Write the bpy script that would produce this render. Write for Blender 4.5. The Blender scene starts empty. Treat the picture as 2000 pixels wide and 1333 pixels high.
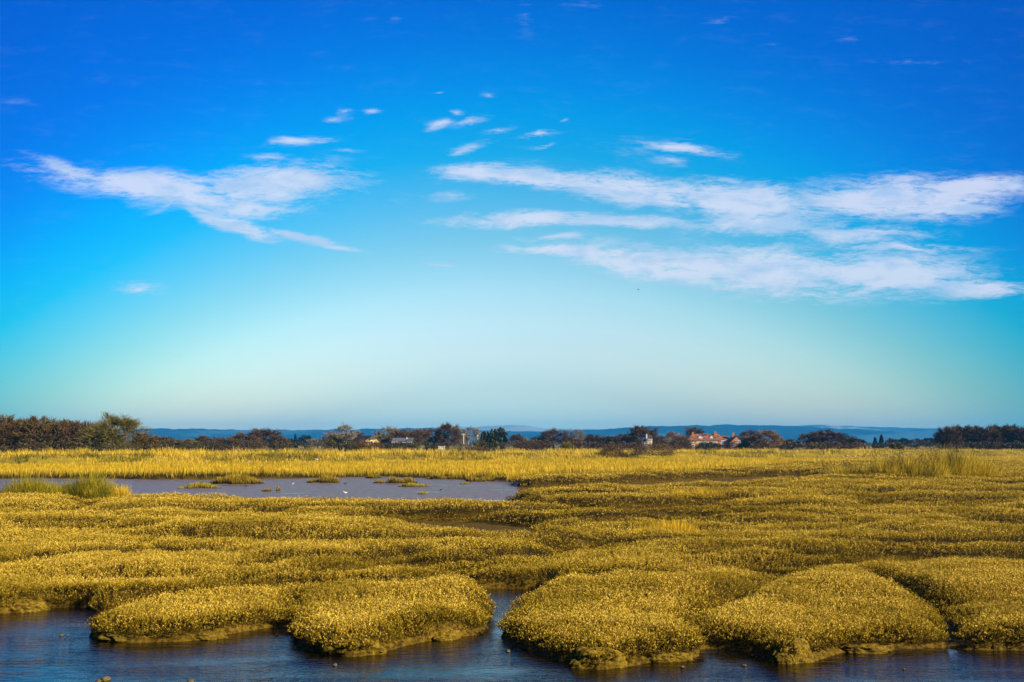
import bpy, bmesh, math, random
import numpy as np
from mathutils import Vector, Matrix
random.seed(7)
rng = np.random.default_rng(11)
SC = bpy.context.scene
COL = SC.collection
R = math.radians

# ------------------------------------------------------------------ camera
F, CX, CY, HZ, H = 1944.0, 1000.0, 666.5, 868.0, 3.0     # focal length and frame measured on a 2000 px wide picture
PITCH = math.atan((HZ - CY) / F)
cam_d = bpy.data.cameras.new('camera'); cam = bpy.data.objects.new('camera', cam_d); COL.objects.link(cam)
cam_d.sensor_width = 36; cam_d.lens = 36 * F / 2000
cam_d.clip_start = 0.1; cam_d.clip_end = 40000
cam.location = (0, 0, H); cam.rotation_euler = (R(90) + PITCH, 0, 0)
SC.camera = cam

# ------------------------------------------------------------------ world, sun, exposure
SUN_EL, SUN_AZ = R(25), R(114)            # azimuth clockwise from +Y (the view): behind the viewer's right shoulder
SC.view_settings.view_transform = 'Standard'; SC.view_settings.look = 'None'
SC.view_settings.exposure = 0.8; SC.view_settings.gamma = 1.0
sun_d = bpy.data.lights.new('sun', 'SUN'); sun_d.energy = 5.0; sun_d.angle = R(0.5); sun_d.color = (1.0, 0.90, 0.74)
sun = bpy.data.objects.new('sun', sun_d); COL.objects.link(sun)
sdir = Vector((math.sin(SUN_AZ) * math.cos(SUN_EL), math.cos(SUN_AZ) * math.cos(SUN_EL), math.sin(SUN_EL)))
sun.rotation_euler = (-sdir).to_track_quat('-Z', 'Y').to_euler(); sun.location = (60, -60, 60)
SC.cycles.max_bounces = 6; SC.cycles.diffuse_bounces = 1; SC.cycles.glossy_bounces = 3
SC.cycles.transmission_bounces = 1; SC.cycles.volume_bounces = 0; SC.cycles.transparent_max_bounces = 8
SC.cycles.caustics_reflective = False; SC.cycles.caustics_refractive = False
SC.cycles.use_denoising = True

def ray(px, py):
    a, b = (px - CX) / F, (CY - py) / F
    return np.array([a, math.cos(PITCH) - b * math.sin(PITCH), math.sin(PITCH) + b * math.cos(PITCH)])
def gp(px, py, z=0.0):
    d = ray(px, py); t = (z - H) / d[2]
    return (d[0] * t, d[1] * t)
def at(px, py, D):
    d = ray(px, py); t = D / d[1]
    return np.array([d[0] * t, D, H + d[2] * t])

world = bpy.data.worlds.new('World'); SC.world = world; world.use_nodes = True
def build_world():
    nt = world.node_tree; N = nt.nodes; L = nt.links; N.clear()
    def node(t, **k):
        n = N.new(t)
        for a, b in k.items(): setattr(n, a, b)
        return n
    def val(sock, v):
        if hasattr(v, 'links') or isinstance(v, bpy.types.NodeSocket): L.new(v, sock)
        else: sock.default_value = v
    def m(op, a, b=0.0, c=0.0, clamp=False):
        n = node('ShaderNodeMath', operation=op, use_clamp=clamp)
        val(n.inputs[0], a); val(n.inputs[1], b); val(n.inputs[2], c); return n.outputs[0]
    def smooth(v, lo, hi):
        n = node('ShaderNodeMapRange', interpolation_type='SMOOTHSTEP')
        val(n.inputs[0], v); val(n.inputs[1], lo); val(n.inputs[2], hi); n.inputs[3].default_value = 0; n.inputs[4].default_value = 1
        return n.outputs[0]
    def mix(f, a, b, blend='MIX'):
        n = node('ShaderNodeMix', data_type='RGBA', blend_type=blend)
        val(n.inputs[0], f); val(n.inputs[6], a); val(n.inputs[7], b); return n.outputs[2]
    sky = node('ShaderNodeTexSky', sky_type='NISHITA', sun_disc=False, sun_elevation=SUN_EL, sun_rotation=SUN_AZ,
               air_density=1.0, dust_density=0.6, ozone_density=2.0)
    tc = node('ShaderNodeTexCoord'); sp = node('ShaderNodeSeparateXYZ'); L.new(tc.outputs['Generated'], sp.inputs[0])
    yy = m('MAXIMUM', sp.outputs[1], 0.05)
    u, v = m('DIVIDE', sp.outputs[0], yy), m('DIVIDE', sp.outputs[2], yy)
    el = m('ARCSINE', m('MINIMUM', m('MAXIMUM', sp.outputs[2], -1.0), 1.0))
    # clear deep blue overhead, a pale band of thin vapour above the horizon; lens vignetting painted in as darker sides
    az = m('ARCTAN2', sp.outputs[0], sp.outputs[1])
    az2 = m('MULTIPLY', m('MULTIPLY', az, az), 1.8)
    e2 = m('DIVIDE', m('ADD', m('DIVIDE', el, R(26)), az2), 1.5)
    ramp = node('ShaderNodeValToRGB'); L.new(e2, ramp.inputs[0]); cr = ramp.color_ramp
    TINT = SKY_TINT
    while len(cr.elements) < len(TINT): cr.elements.new(0.5)
    for e, (p, c) in zip(cr.elements, TINT): e.position = p / 1.5; e.color = (*[k / 2.4 for k in c], 1)
    sc = node('ShaderNodeVectorMath', operation='SCALE'); L.new(ramp.outputs[0], sc.inputs[0]); sc.inputs['Scale'].default_value = 1.40
    dk = m('MAXIMUM', m('SUBTRACT', 1.0, m('MULTIPLY', m('MULTIPLY', m('MULTIPLY', az, az), 2.1), m('SUBTRACT', 1.0, m('DIVIDE', el, R(30)), clamp=True))), 0.3)
    dv = node('ShaderNodeVectorMath', operation='SCALE'); L.new(sc.outputs[0], dv.inputs[0]); L.new(dk, dv.inputs['Scale'])
    sk = mix(1.0, sky.outputs[0], dv.outputs[0], 'MULTIPLY')
    # clouds: direction-space banks with streaky noise
    cmb = node('ShaderNodeCombineXYZ'); L.new(u, cmb.inputs[0]); L.new(v, cmb.inputs[1])
    warp = node('ShaderNodeTexNoise', noise_dimensions='2D'); warp.inputs['Scale'].default_value = 9; warp.inputs['Detail'].default_value = 5
    st = node('ShaderNodeMapping'); st.inputs['Scale'].default_value = (1, 2.2, 1); st.inputs['Rotation'].default_value = (0, 0, R(6)); L.new(cmb.outputs[0], st.inputs[0]); L.new(st.outputs[0], warp.inputs['Vector'])
    wv = node('ShaderNodeVectorMath', operation='MULTIPLY_ADD')
    L.new(warp.outputs['Color'], wv.inputs[0]); wv.inputs[1].default_value = (0.040, 0.016, 0); wv.inputs[2].default_value = (0, 0, 0)
    wa = node('ShaderNodeVectorMath', operation='ADD'); L.new(cmb.outputs[0], wa.inputs[0]); L.new(wv.outputs[0], wa.inputs[1])
    wsub = node('ShaderNodeVectorMath', operation='SUBTRACT'); L.new(wa.outputs[0], wsub.inputs[0]); wsub.inputs[1].default_value = (0.020, 0.008, 0)
    acc = None
    for (cx, cy, a, b, rot, w) in CLOUDS:
        w = w * (.72 if w < .6 else .84 if a < 65 else 1.18)
        d = ray(cx, cy)
        mp = node('ShaderNodeMapping', vector_type='TEXTURE')
        mp.inputs['Location'].default_value = (d[0] / d[1], d[2] / d[1], 0)
        mp.inputs['Rotation'].default_value = (0, 0, -R(rot)); mp.inputs['Scale'].default_value = (a * 1.2 / F, b * (1.5 if a > 100 else 1.5) / F, 1)
        L.new(wsub.outputs[0], mp.inputs[0])
        ln = node('ShaderNodeVectorMath', operation='LENGTH'); L.new(mp.outputs[0], ln.inputs[0])
        mr = node('ShaderNodeMapRange', interpolation_type='LINEAR')
        L.new(ln.outputs['Value'], mr.inputs[0]); mr.inputs[1].default_value = 0.0; mr.inputs[2].default_value = 1.35; mr.inputs[3].default_value = w; mr.inputs[4].default_value = 0
        acc = mr.outputs[0] if acc is None else m('SMOOTH_MAX', acc, mr.outputs[0], 0.12)
    def noise(scale, sx, sy, det, rough, rot=0.0, dist=0.0):
        mp = node('ShaderNodeMapping'); mp.inputs['Scale'].default_value = (sx, sy, 1); mp.inputs['Rotation'].default_value = (0, 0, R(rot))
        L.new(wsub.outputs[0], mp.inputs[0])
        n = node('ShaderNodeTexNoise', noise_dimensions='2D'); n.inputs['Scale'].default_value = scale
        n.inputs['Detail'].default_value = det; n.inputs['Roughness'].default_value = rough; n.inputs['Distortion'].default_value = dist
        L.new(mp.outputs[0], n.inputs['Vector']); return n.outputs['Fac']
    n1 = noise(20, 0.8, 3.4, 10, 0.66, 8); n2 = noise(60, .8, 3.8, 8, 0.7, 20)
    n4 = noise(150, .8, 3.6, 6, .7, 24)
    n2 = m('ADD', n2, m('MULTIPLY', m('SUBTRACT', n4, 0.5), 0.5))
    nn = m('ADD', m('MULTIPLY', m('SUBTRACT', n1, 0.5), 1.7), m('MULTIPLY', m('SUBTRACT', n2, 0.5), 1.15))
    dens = m('ADD', acc, nn)
    alpha = smooth(dens, 0.10, 0.90)
    alpha = m('MULTIPLY', alpha, m('GREATER_THAN', sp.outputs[1], 0.06))
    alpha = m('MULTIPLY', alpha, smooth(acc, 0.0, 0.85))
    alpha = m('MULTIPLY', alpha, CLOUD_OPACITY)
    n3 = noise(14, 1.0, 3.0, 6, 0.6, 4)
    ccol = mix(smooth(n3, 0.35, 0.62), (*CLOUD_DARK, 1), (*CLOUD_LIGHT, 1))
    out = mix(alpha, sk, ccol)
    bg = node('ShaderNodeBackground'); bg.inputs['Strength'].default_value = 0.1; L.new(out, bg.inputs['Color'])
    o = node('ShaderNodeOutputWorld'); L.new(bg.outputs[0], o.inputs['Surface'])
    world.cycles.sampling_method = 'MANUAL'; world.cycles.sample_map_resolution = 512

SKY_TINT = [(0.0, (1.25, 1.75, 1.9)), (.062, (1.35, 1.62, 1.78)), (.126, (1.42, 1.55, 1.62)), (.198, (1.8, 1.78, 1.68)), (.269, (1.9, 1.94, 1.78)), (.34, (1.7, 2.0, 1.8)),
            (.45, (1.0, 1.8, 1.75)), (.539, (.50, 1.68, 1.9)), (.638, (.05, 1.56, 2.05)), (.725, (.0, 1.42, 2.2)), (.792, (.0, 1.2, 2.26)), (.891, (.0, .92, 2.2)),
            (1.0, (.0, .72, 2.1)), (1.2, (.0, .56, 1.9)), (1.5, (.0, .46, 1.7))]
CLOUD_OPACITY = 0.82
CLOUD_LIGHT, CLOUD_DARK = (4.4, 4.6, 5.5), (2.9, 3.8, 5.2)
CLOUDS = [
    (300, 366, 240, 26, 8, 1), (530, 362, 170, 34, -4, 1), (150, 335, 95, 14, 17, .9), (450, 432, 110, 15, 20, 1), (600, 468, 105, 9, 15, .9),
    (510, 306, 55, 9, 0, .75), (585, 275, 70, 9, -3, .85), (265, 562, 55, 14, 8, .8), (330, 398, 40, 8, -28, .8), (480, 400, 120, 22, 5, .8),
    (655, 229, 30, 6, -4, .8), (678, 215, 16, 6, 0, .8), (727, 217, 20, 5, 0, .8), (858, 240, 40, 8, -15, .9), (915, 238, 38, 8, -14, .9),
    (895, 221, 17, 6, 0, .8), (860, 182, 26, 3, -3, .75), (952, 187, 15, 5, 0, .8), (912, 291, 46, 11, -16, .9), (960, 256, 46, 7, -8, .7),
    (1056, 260, 42, 8, -8, .9), (1062, 282, 32, 5, -16, .7), (685, 297, 36, 6, -4, .65), (870, 522, 46, 5, 5, .8), (1103, 235, 10, 3, -20, .7),
    (960, 338, 110, 18, -2, .9), (1060, 348, 150, 18, 6, 1), (1250, 375, 170, 28, 8, 1), (1450, 395, 190, 34, 5, 1), (1740, 385, 210, 34, -2, 1),
    (1900, 366, 150, 18, -3, 1), (1870, 400, 110, 26, -6, .9), (1040, 428, 180, 13, 0, 1), (1210, 432, 160, 10, 2, .9), (1330, 290, 100, 12, 9, .75),
    (1310, 314, 40, 9, 18, .75), (1335, 269, 18, 4, 0, .7), (880, 384, 52, 8, -2, .75), (1500, 438, 170, 20, 0, .9), (1660, 455, 170, 22, 2, .75),
    (1110, 490, 120, 12, 3, .95), (1290, 515, 190, 30, 7, 1), (1500, 530, 240, 40, 5, 1.05), (1720, 535, 220, 40, 3, 1), (1900, 558, 130, 18, 3, .95),
    (1760, 485, 170, 10, 2, .8), (1090, 462, 70, 8, -2, .75), (2080, 370, 120, 22, 0, .9), (2080, 575, 120, 18, 3, .9), (1480, 590, 90, 5, 0, .5), (1850, 592, 80, 5, 2, .55),
    (760, 38, 75, 6, 0, .5), (1030, 30, 26, 30, 0, .42), (1400, 45, 42, 12, -15, .55), (1150, 8, 60, 6, 0, .45), (1660, 78, 42, 8, 0, .45),
    (1780, 122, 90, 7, 2, .45), (1490, 83, 30, 5, 0, .45), (1900, 130, 26, 6, 0, .45), (30, 205, 60, 8, 5, .42), (1250, 300, 90, 20, 0, .5), (700, 380, 120, 24, 5, .5),
]
build_world()

# ------------------------------------------------------------------ helpers
def _h(ix, iy, seed):
    n = (ix.astype(np.int64) * 374761393 + iy.astype(np.int64) * 668265263 + seed * 974711) & 0x7fffffff
    n = ((n ^ (n >> 13)) * 1274126177) & 0x7fffffff
    return ((n ^ (n >> 16)) & 0xffff) / 65535.0
def vnoise(x, y, seed=0):
    ix, iy = np.floor(x), np.floor(y); fx, fy = x - ix, y - iy
    fx, fy = fx * fx * (3 - 2 * fx), fy * fy * (3 - 2 * fy)
    a, b = _h(ix, iy, seed), _h(ix + 1, iy, seed); c, d = _h(ix, iy + 1, seed), _h(ix + 1, iy + 1, seed)
    return (a + (b - a) * fx) * (1 - fy) + (c + (d - c) * fx) * fy
def fbm(x, y, oct=4, seed=0):
    s, a, t = 0, 1.0, 0
    for o in range(oct):
        s = s + a * (vnoise(x * 2 ** o + 17.3 * o, y * 2 ** o - 9.1 * o, seed + o) - 0.5); t += a; a *= 0.5
    return s / t * 2
def sstep(a, b, x):
    t = np.clip((x - a) / (b - a), 0, 1); return t * t * (3 - 2 * t)
def seg_dist(x, y, P):
    d = np.full(x.shape, 1e9)
    for (ax, ay), (bx, by) in zip(P[:-1], P[1:]):
        vx, vy = bx - ax, by - ay; t = np.clip(((x - ax) * vx + (y - ay) * vy) / (vx * vx + vy * vy + 1e-12), 0, 1)
        d = np.minimum(d, (x - ax - t * vx) ** 2 + (y - ay - t * vy) ** 2)
    return np.sqrt(d)
def inside(x, y, P):
    r = np.zeros(x.shape, bool); n = len(P)
    for i in range(n):
        (ax, ay), (bx, by) = P[i], P[(i + 1) % n]
        if ay == by: continue
        r ^= ((ay > y) != (by > y)) & (x < (bx - ax) * (y - ay) / (by - ay) + ax)
    return r
def poly_sd(x, y, P):                                # negative inside
    d = seg_dist(x, y, list(P) + [P[0]]); return np.where(inside(x, y, P), -d, d)

def quads_mesh(name, V, tone=None, tt=None):          # V (N,4,3): many loose quads as one mesh
    n = len(V); me = bpy.data.meshes.new(name)
    me.vertices.add(n * 4); me.vertices.foreach_set('co', np.ascontiguousarray(V, np.float32).ravel())
    me.loops.add(n * 4); me.loops.foreach_set('vertex_index', np.arange(n * 4, dtype=np.int32))
    me.polygons.add(n); me.polygons.foreach_set('loop_start', np.arange(0, n * 4, 4, dtype=np.int32))
    if tone is not None:
        a = me.attributes.new('tone', 'FLOAT', 'FACE'); a.data.foreach_set('value', np.ascontiguousarray(tone, np.float32))
    if tt is not None:
        a = me.attributes.new('along', 'FLOAT', 'POINT'); a.data.foreach_set('value', np.ascontiguousarray(tt, np.float32).ravel())
    me.update(calc_edges=True)
    return me
def link(name, me, mat=None, parent=None):
    o = bpy.data.objects.new(name, me); COL.objects.link(o)
    if mat is not None:
        me.materials.clear(); me.materials.append(mat)
    if parent is not None: o.parent = parent
    return o
def empty(name, loc=(0, 0, 0), rz=0.0):
    o = bpy.data.objects.new(name, None); COL.objects.link(o); o.location = loc; o.rotation_euler = (0, 0, rz); o.empty_display_size = 0.3
    return o
def tag(o, label=None, cat=None, group=None, kind=None):
    if label: o['label'] = label
    if cat: o['category'] = cat
    if group: o['group'] = group
    if kind: o['kind'] = kind
    return o
def copy_tree(o, parent=None):
    c = o.copy(); COL.objects.link(c)
    if parent is not None: c.parent = parent
    for ch in o.children: copy_tree(ch, c)
    return c
class MB:                                            # collects simple solids into one mesh
    def __init__(s): s.v, s.f = [], []
    def add(s, V, Fs):
        o = len(s.v); s.v += [tuple(p) for p in V]; s.f += [tuple(i + o for i in f) for f in Fs]; return s
    def box(s, x0, x1, y0, y1, z0, z1):
        return s.add([(x0, y0, z0), (x1, y0, z0), (x1, y1, z0), (x0, y1, z0), (x0, y0, z1), (x1, y0, z1), (x1, y1, z1), (x0, y1, z1)],
                     [(0, 3, 2, 1), (4, 5, 6, 7), (0, 1, 5, 4), (1, 2, 6, 5), (2, 3, 7, 6), (3, 0, 4, 7)])
    def tube(s, P, Rr, n=5):
        P = [Vector(p) for p in P]; rings = []
        for i, p in enumerate(P):
            d = (P[min(i + 1, len(P) - 1)] - P[max(i - 1, 0)]).normalized()
            a = d.orthogonal().normalized(); b = d.cross(a)
            rings.append([p + (a * math.cos(2 * math.pi * k / n) + b * math.sin(2 * math.pi * k / n)) * Rr[i] for k in range(n)])
        # keep ring phases aligned
        V = [q for r in rings for q in r]; Fs = []
        for i in range(len(P) - 1):
            for k in range(n):
                Fs.append((i * n + k, i * n + (k + 1) % n, (i + 1) * n + (k + 1) % n, (i + 1) * n + k))
        Fs.append(tuple(range(n - 1, -1, -1))); Fs.append(tuple((len(P) - 1) * n + k for k in range(n)))
        return s.add(V, Fs)
    def mesh(s, name):
        me = bpy.data.meshes.new(name); me.from_pydata(s.v, [], s.f); me.update(); return me
    def build(s, name, mat=None, parent=None): return link(name, s.mesh(name), mat, parent)

# ------------------------------------------------------------------ materials
def new_mat(name):
    mt = bpy.data.materials.new(name); mt.use_nodes = True; nt = mt.node_tree; nt.nodes.clear()
    out = nt.nodes.new('ShaderNodeOutputMaterial'); return mt, nt, out
def ramp_node(nt, stops):
    r = nt.nodes.new('ShaderNodeValToRGB'); cr = r.color_ramp
    while len(cr.elements) < len(stops): cr.elements.new(0.5)
    for e, (p, c) in zip(cr.elements, stops): e.position = p; e.color = (*c, 1)
    return r
def attr(nt, name):
    a = nt.nodes.new('ShaderNodeAttribute'); a.attribute_name = name; return a
def leaf_mat(name, stops, patch=None, a0=.1, a1=.75, patch_scale=0.3, trans=0.3, along=None, rough=0.5, spec=0.25, patch_lo=.45, patch_hi=.65):
    """leaves/blades: colour by each leaf's own random value, drifting in patches over the ground; part of the light passes through"""
    mt, nt, out = new_mat(name); L = nt.links
    c = ramp_node(nt, stops); L.new(attr(nt, 'tone').outputs['Fac'], c.inputs[0]); col = c.outputs[0]
    def mixc(f, a, b):
        n = nt.nodes.new('ShaderNodeMix'); n.data_type = 'RGBA'
        L.new(f, n.inputs[0]); L.new(a, n.inputs[6])
        if isinstance(b, tuple): n.inputs[7].default_value = (*b, 1)
        else: L.new(b, n.inputs[7])
        return n.outputs[2]
    if patch:
        g = nt.nodes.new('ShaderNodeNewGeometry'); mp = nt.nodes.new('ShaderNodeMapping'); mp.inputs['Scale'].default_value = (1, 1, 0.1)
        n = nt.nodes.new('ShaderNodeTexNoise'); n.inputs['Scale'].default_value = patch_scale; n.inputs['Detail'].default_value = 4
        L.new(g.outputs['Position'], mp.inputs[0]); L.new(mp.outputs[0], n.inputs['Vector'])
        mr = nt.nodes.new('ShaderNodeMapRange'); mr.interpolation_type = 'SMOOTHSTEP'; L.new(n.outputs['Fac'], mr.inputs[0])
        mr.inputs[1].default_value = patch_lo; mr.inputs[2].default_value = patch_hi; mr.inputs[4].default_value = 0.6
        col = mixc(mr.outputs[0], col, patch)
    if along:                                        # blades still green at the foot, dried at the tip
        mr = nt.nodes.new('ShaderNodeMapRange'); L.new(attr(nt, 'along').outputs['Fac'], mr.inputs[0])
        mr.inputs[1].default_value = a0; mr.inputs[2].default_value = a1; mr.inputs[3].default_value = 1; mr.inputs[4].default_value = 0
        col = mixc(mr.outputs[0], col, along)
    p = nt.nodes.new('ShaderNodeBsdfPrincipled'); L.new(col, p.inputs['Base Color']); p.inputs['Roughness'].default_value = rough
    p.inputs['Specular IOR Level'].default_value = spec
    if trans > 0:
        t = nt.nodes.new('ShaderNodeBsdfTranslucent'); L.new(col, t.inputs['Color'])
        ms = nt.nodes.new('ShaderNodeMixShader'); ms.inputs[0].default_value = trans
        L.new(p.outputs[0], ms.inputs[1]); L.new(t.outputs[0], ms.inputs[2]); L.new(ms.outputs[0], out.inputs[0])
    else: L.new(p.outputs[0], out.inputs[0])
    return mt
def plain(name, c1, c2=None, scale=3.0, rough=0.8, spec=0.3, bump=0.0, coord='Object', lo=0.35, hi=0.65, detail=5):
    mt, nt, out = new_mat(name); L = nt.links
    p = nt.nodes.new('ShaderNodeBsdfPrincipled'); p.inputs['Roughness'].default_value = rough; p.inputs['Specular IOR Level'].default_value = spec
    tc = nt.nodes.new('ShaderNodeTexCoord'); n = nt.nodes.new('ShaderNodeTexNoise'); n.inputs['Scale'].default_value = scale; n.inputs['Detail'].default_value = detail
    L.new(tc.outputs[coord], n.inputs['Vector'])
    r = ramp_node(nt, [(lo, c1), (hi, c2 or tuple(min(1, k * 1.25) for k in c1))]); L.new(n.outputs['Fac'], r.inputs[0]); L.new(r.outputs[0], p.inputs['Base Color'])
    if bump:
        b = nt.nodes.new('ShaderNodeBump'); b.inputs['Strength'].default_value = bump; b.inputs['Distance'].default_value = 0.05
        L.new(n.outputs['Fac'], b.inputs['Height']); L.new(b.outputs[0], p.inputs['Normal'])
    L.new(p.outputs[0], out.inputs[0]); return mt
M = {}
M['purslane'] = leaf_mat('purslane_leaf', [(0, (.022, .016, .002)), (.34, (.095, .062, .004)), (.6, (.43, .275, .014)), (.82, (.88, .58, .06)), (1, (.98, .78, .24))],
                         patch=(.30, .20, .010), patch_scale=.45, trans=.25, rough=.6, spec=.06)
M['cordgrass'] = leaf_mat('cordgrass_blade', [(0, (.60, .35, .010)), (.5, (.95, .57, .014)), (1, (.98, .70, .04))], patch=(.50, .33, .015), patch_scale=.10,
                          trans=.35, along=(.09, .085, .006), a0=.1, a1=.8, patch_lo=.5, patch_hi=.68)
M['bankgrass'] = leaf_mat('bank_grass_blade', [(0, (.50, .33, .012)), (.4, (.95, .60, .018)), (1, (.98, .74, .10))], patch=(.26, .18, .018), patch_scale=.30,
                          trans=.35, along=(.20, .14, .008), a0=0, a1=.35, patch_lo=.52, patch_hi=.68)
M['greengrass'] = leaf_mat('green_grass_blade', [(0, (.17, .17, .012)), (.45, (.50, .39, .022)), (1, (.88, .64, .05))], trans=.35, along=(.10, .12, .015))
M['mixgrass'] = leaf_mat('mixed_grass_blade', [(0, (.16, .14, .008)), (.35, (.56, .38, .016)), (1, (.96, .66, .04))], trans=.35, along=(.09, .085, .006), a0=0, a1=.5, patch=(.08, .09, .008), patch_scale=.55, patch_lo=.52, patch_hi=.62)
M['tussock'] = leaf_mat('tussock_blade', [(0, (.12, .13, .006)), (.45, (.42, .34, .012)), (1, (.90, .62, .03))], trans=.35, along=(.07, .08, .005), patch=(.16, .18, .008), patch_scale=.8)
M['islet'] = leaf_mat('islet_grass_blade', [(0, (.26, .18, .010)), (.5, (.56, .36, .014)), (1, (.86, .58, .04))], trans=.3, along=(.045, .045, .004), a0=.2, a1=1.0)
M['bankgreen'] = leaf_mat('bank_green_blade', [(0, (.05, .06, .004)), (.5, (.17, .15, .008)), (1, (.40, .30, .02))], trans=.3)
M['deadstem'] = plain('dead_stem', (.035, .022, .012), (.09, .05, .025), 6)
M['bark'] = plain('bark', (.05, .038, .026), (.12, .09, .06), 4, bump=.4)
M['bark_pale'] = plain('pale_bark', (.16, .13, .10), (.28, .24, .19), 4, bump=.3)
def twigm(n, a, b): return leaf_mat(n, [(0, a), (1, b)], trans=0.0, rough=.9, spec=.04)
M['tw_brown'] = twigm('brown_twig', (.055, .034, .010), (.17, .105, .030))
M['tw_purple'] = twigm('purple_brown_twig', (.055, .030, .013), (.15, .082, .034))
M['tw_red'] = twigm('reddish_twig', (.085, .045, .016), (.22, .125, .05))
M['tw_grey'] = twigm('grey_twig', (.14, .11, .065), (.34, .27, .16))
M['tw_orange'] = twigm('orange_brown_twig', (.16, .085, .022), (.38, .22, .065))
M['tw_olive'] = twigm('olive_twig', (.085, .072, .015), (.24, .19, .04))
M['ever'] = leaf_mat('evergreen_leaf', [(0, (.012, .024, .01)), (1, (.05, .07, .022))], trans=.1)
M['everblue'] = leaf_mat('dark_conifer_needle', [(0, (.008, .016, .014)), (1, (.03, .045, .03))], trans=.05)
M['evergold'] = leaf_mat('olive_conifer_needle', [(0, (.05, .05, .01)), (1, (.13, .11, .02))], trans=.1)
M['lime'] = leaf_mat('yellow_green_leaf', [(0, (.18, .22, .015)), (1, (.40, .40, .03))], trans=.3)
M['hedge'] = leaf_mat('hedge_leaf', [(0, (.03, .027, .008)), (.6, (.075, .062, .016)), (1, (.17, .125, .03))], patch=(.05, .034, .012), patch_scale=.06, trans=.1)
M['bramble'] = leaf_mat('bramble_twig', [(0, (.04, .022, .008)), (.6, (.12, .068, .022)), (1, (.24, .145, .05))], trans=.05)

# ------------------------------------------------------------------ layout of the shore, measured on the photograph, in metres
def W(P, z=0.0): return [gp(a, b, z) for a, b in P]
FORE = W([(-420, 1206), (-200, 1204), (-60, 1200), (0, 1199), (100, 1186), (185, 1188), (178, 1215), (183, 1244), (215, 1252), (262, 1255), (370, 1252), (440, 1241), (505, 1230), (560, 1226),
          (568, 1250), (575, 1268), (622, 1277), (700, 1284), (745, 1277), (782, 1263), (850, 1251), (935, 1238), (958, 1226), (963, 1200), (945, 1178), (905, 1160),
          (880, 1152), (900, 1149), (980, 1150), (1062, 1152), (1084, 1157), (1060, 1178), (1012, 1197), (990, 1222), (984, 1248), (1010, 1260), (1060, 1282), (1100, 1291),
          (1160, 1306), (1182, 1308), (1250, 1297), (1340, 1287), (1358, 1282), (1368, 1268), (1390, 1266), (1460, 1272), (1510, 1291), (1540, 1299), (1602, 1289), (1640, 1277),
          (1700, 1272), (1850, 1266), (1900, 1270), (2000, 1271), (2150, 1274), (2400, 1280)]) + [(30, 5), (-30, 5)]
MUDF = W([(-500, 962), (-200, 961), (0, 962), (120, 966), (210, 962), (240, 962), (300, 968), (400, 972), (500, 971), (600, 973), (700, 978), (800, 979), (850, 976), (880, 969),
          (930, 967), (980, 961), (1002, 957), (1014, 952)], .5) + W([(1012, 944), (985, 942), (950, 940), (905, 938), (850, 935), (750, 932), (600, 935), (480, 937), (300, 938), (200, 936), (0, 936), (-200, 936), (-500, 936)])
# creeks: points, half width (m), floor level, soft width of the bank (m)
CREEKS = [
    (W([(150, 1190), (215, 1172), (300, 1158), (400, 1150), (500, 1145), (580, 1143), (680, 1140), (780, 1140)], .34) + W([(870, 1150), (905, 1152)], .1), .36, .02, .40),
    (W([(566, 1245), (572, 1212), (575, 1188)], .1), .05, .10, .35),
    (W([(1372, 1280), (1366, 1250), (1352, 1226), (1370, 1206), (1410, 1190), (1452, 1173), (1510, 1152), (1560, 1138)], .12), .14, .06, .45),
    (W([(1872, 1272), (1862, 1240), (1842, 1196), (1785, 1172), (1745, 1146), (1700, 1130)], .12), .18, .04, .45),
    (W([(812, 1034), (850, 1030), (905, 1034), (925, 1040), (955, 1050), (990, 1052)], .05), 1.3, .05, .6),
    (W([(940, 978), (1010, 996), (1036, 1000), (1100, 997), (1170, 1006), (1210, 1005), (1300, 998), (1400, 994), (1480, 990)], .1), 1.1, .05, .6),
    (W([(1075, 962), (1135, 959), (1180, 960), (1250, 957), (1330, 950), (1420, 945), (1490, 940), (1560, 937)], 0), 2.9, .04, .6),
    (W([(985, 964), (1030, 964), (1075, 962)], 0), 2.0, .02, .7),
    (W([(1660, 980), (1740, 977), (1830, 977), (1900, 980)], .1), .35, .05, .8),
    (W([(2100, 1062), (2010, 1052), (1965, 1042), (1940, 1036)], .1), .35, .05, .8),
    (W([(480, 1126), (540, 1120), (600, 1117), (672, 1114), (726, 1106), (800, 1100)], .2), .10, .10, .55),
    (W([(-60, 1124), (60, 1120), (100, 1114), (150, 1107), (300, 1102), (380, 1104)], .2), .08, .14, .6),
    (W([(1075, 1156), (1122, 1132), (1172, 1112), (1190, 1102), (1150, 1088), (1100, 1079), (1050, 1070), (980, 1066)], .2), .06, .18, .6),
    (W([(1330, 1100), (1450, 1090), (1600, 1096), (1750, 1090), (1900, 1092), (2000, 1096)], .25), .05, .24, .7),
    (W([(1380, 1062), (1500, 1064), (1640, 1056), (1760, 1060)], .25), .06, .24, .8),
    (W([(180, 1040), (300, 1030), (420, 1034), (560, 1026)], .25), .06, .22, .9),
    (W([(0, 1010), (160, 1016), (330, 1008), (460, 1010)], .25), .06, .24, .9),
    (W([(1230, 1042), (1330, 1046), (1450, 1038), (1560, 1040)], .25), .06, .22, .9),
    (W([(1430, 968), (1560, 974), (1660, 968)], .2), .15, .18, .8),
    (W([(1640, 1010), (1760, 1004), (1860, 1010), (1960, 1000)], .2), .12, .16, .9),
    (W([(1480, 935), (1560, 930), (1680, 930), (1800, 934)], .1), .5, .08, .9),
]
DYKE_X = [-400, -140, -61, 0, 40, 81, 120, 260, 600]; DYKE_Y = [100, 108, 121, 155, 182, 208, 224, 240, 250]
def ydyke(x): return np.interp(x, DYKE_X, DYKE_Y)
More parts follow.
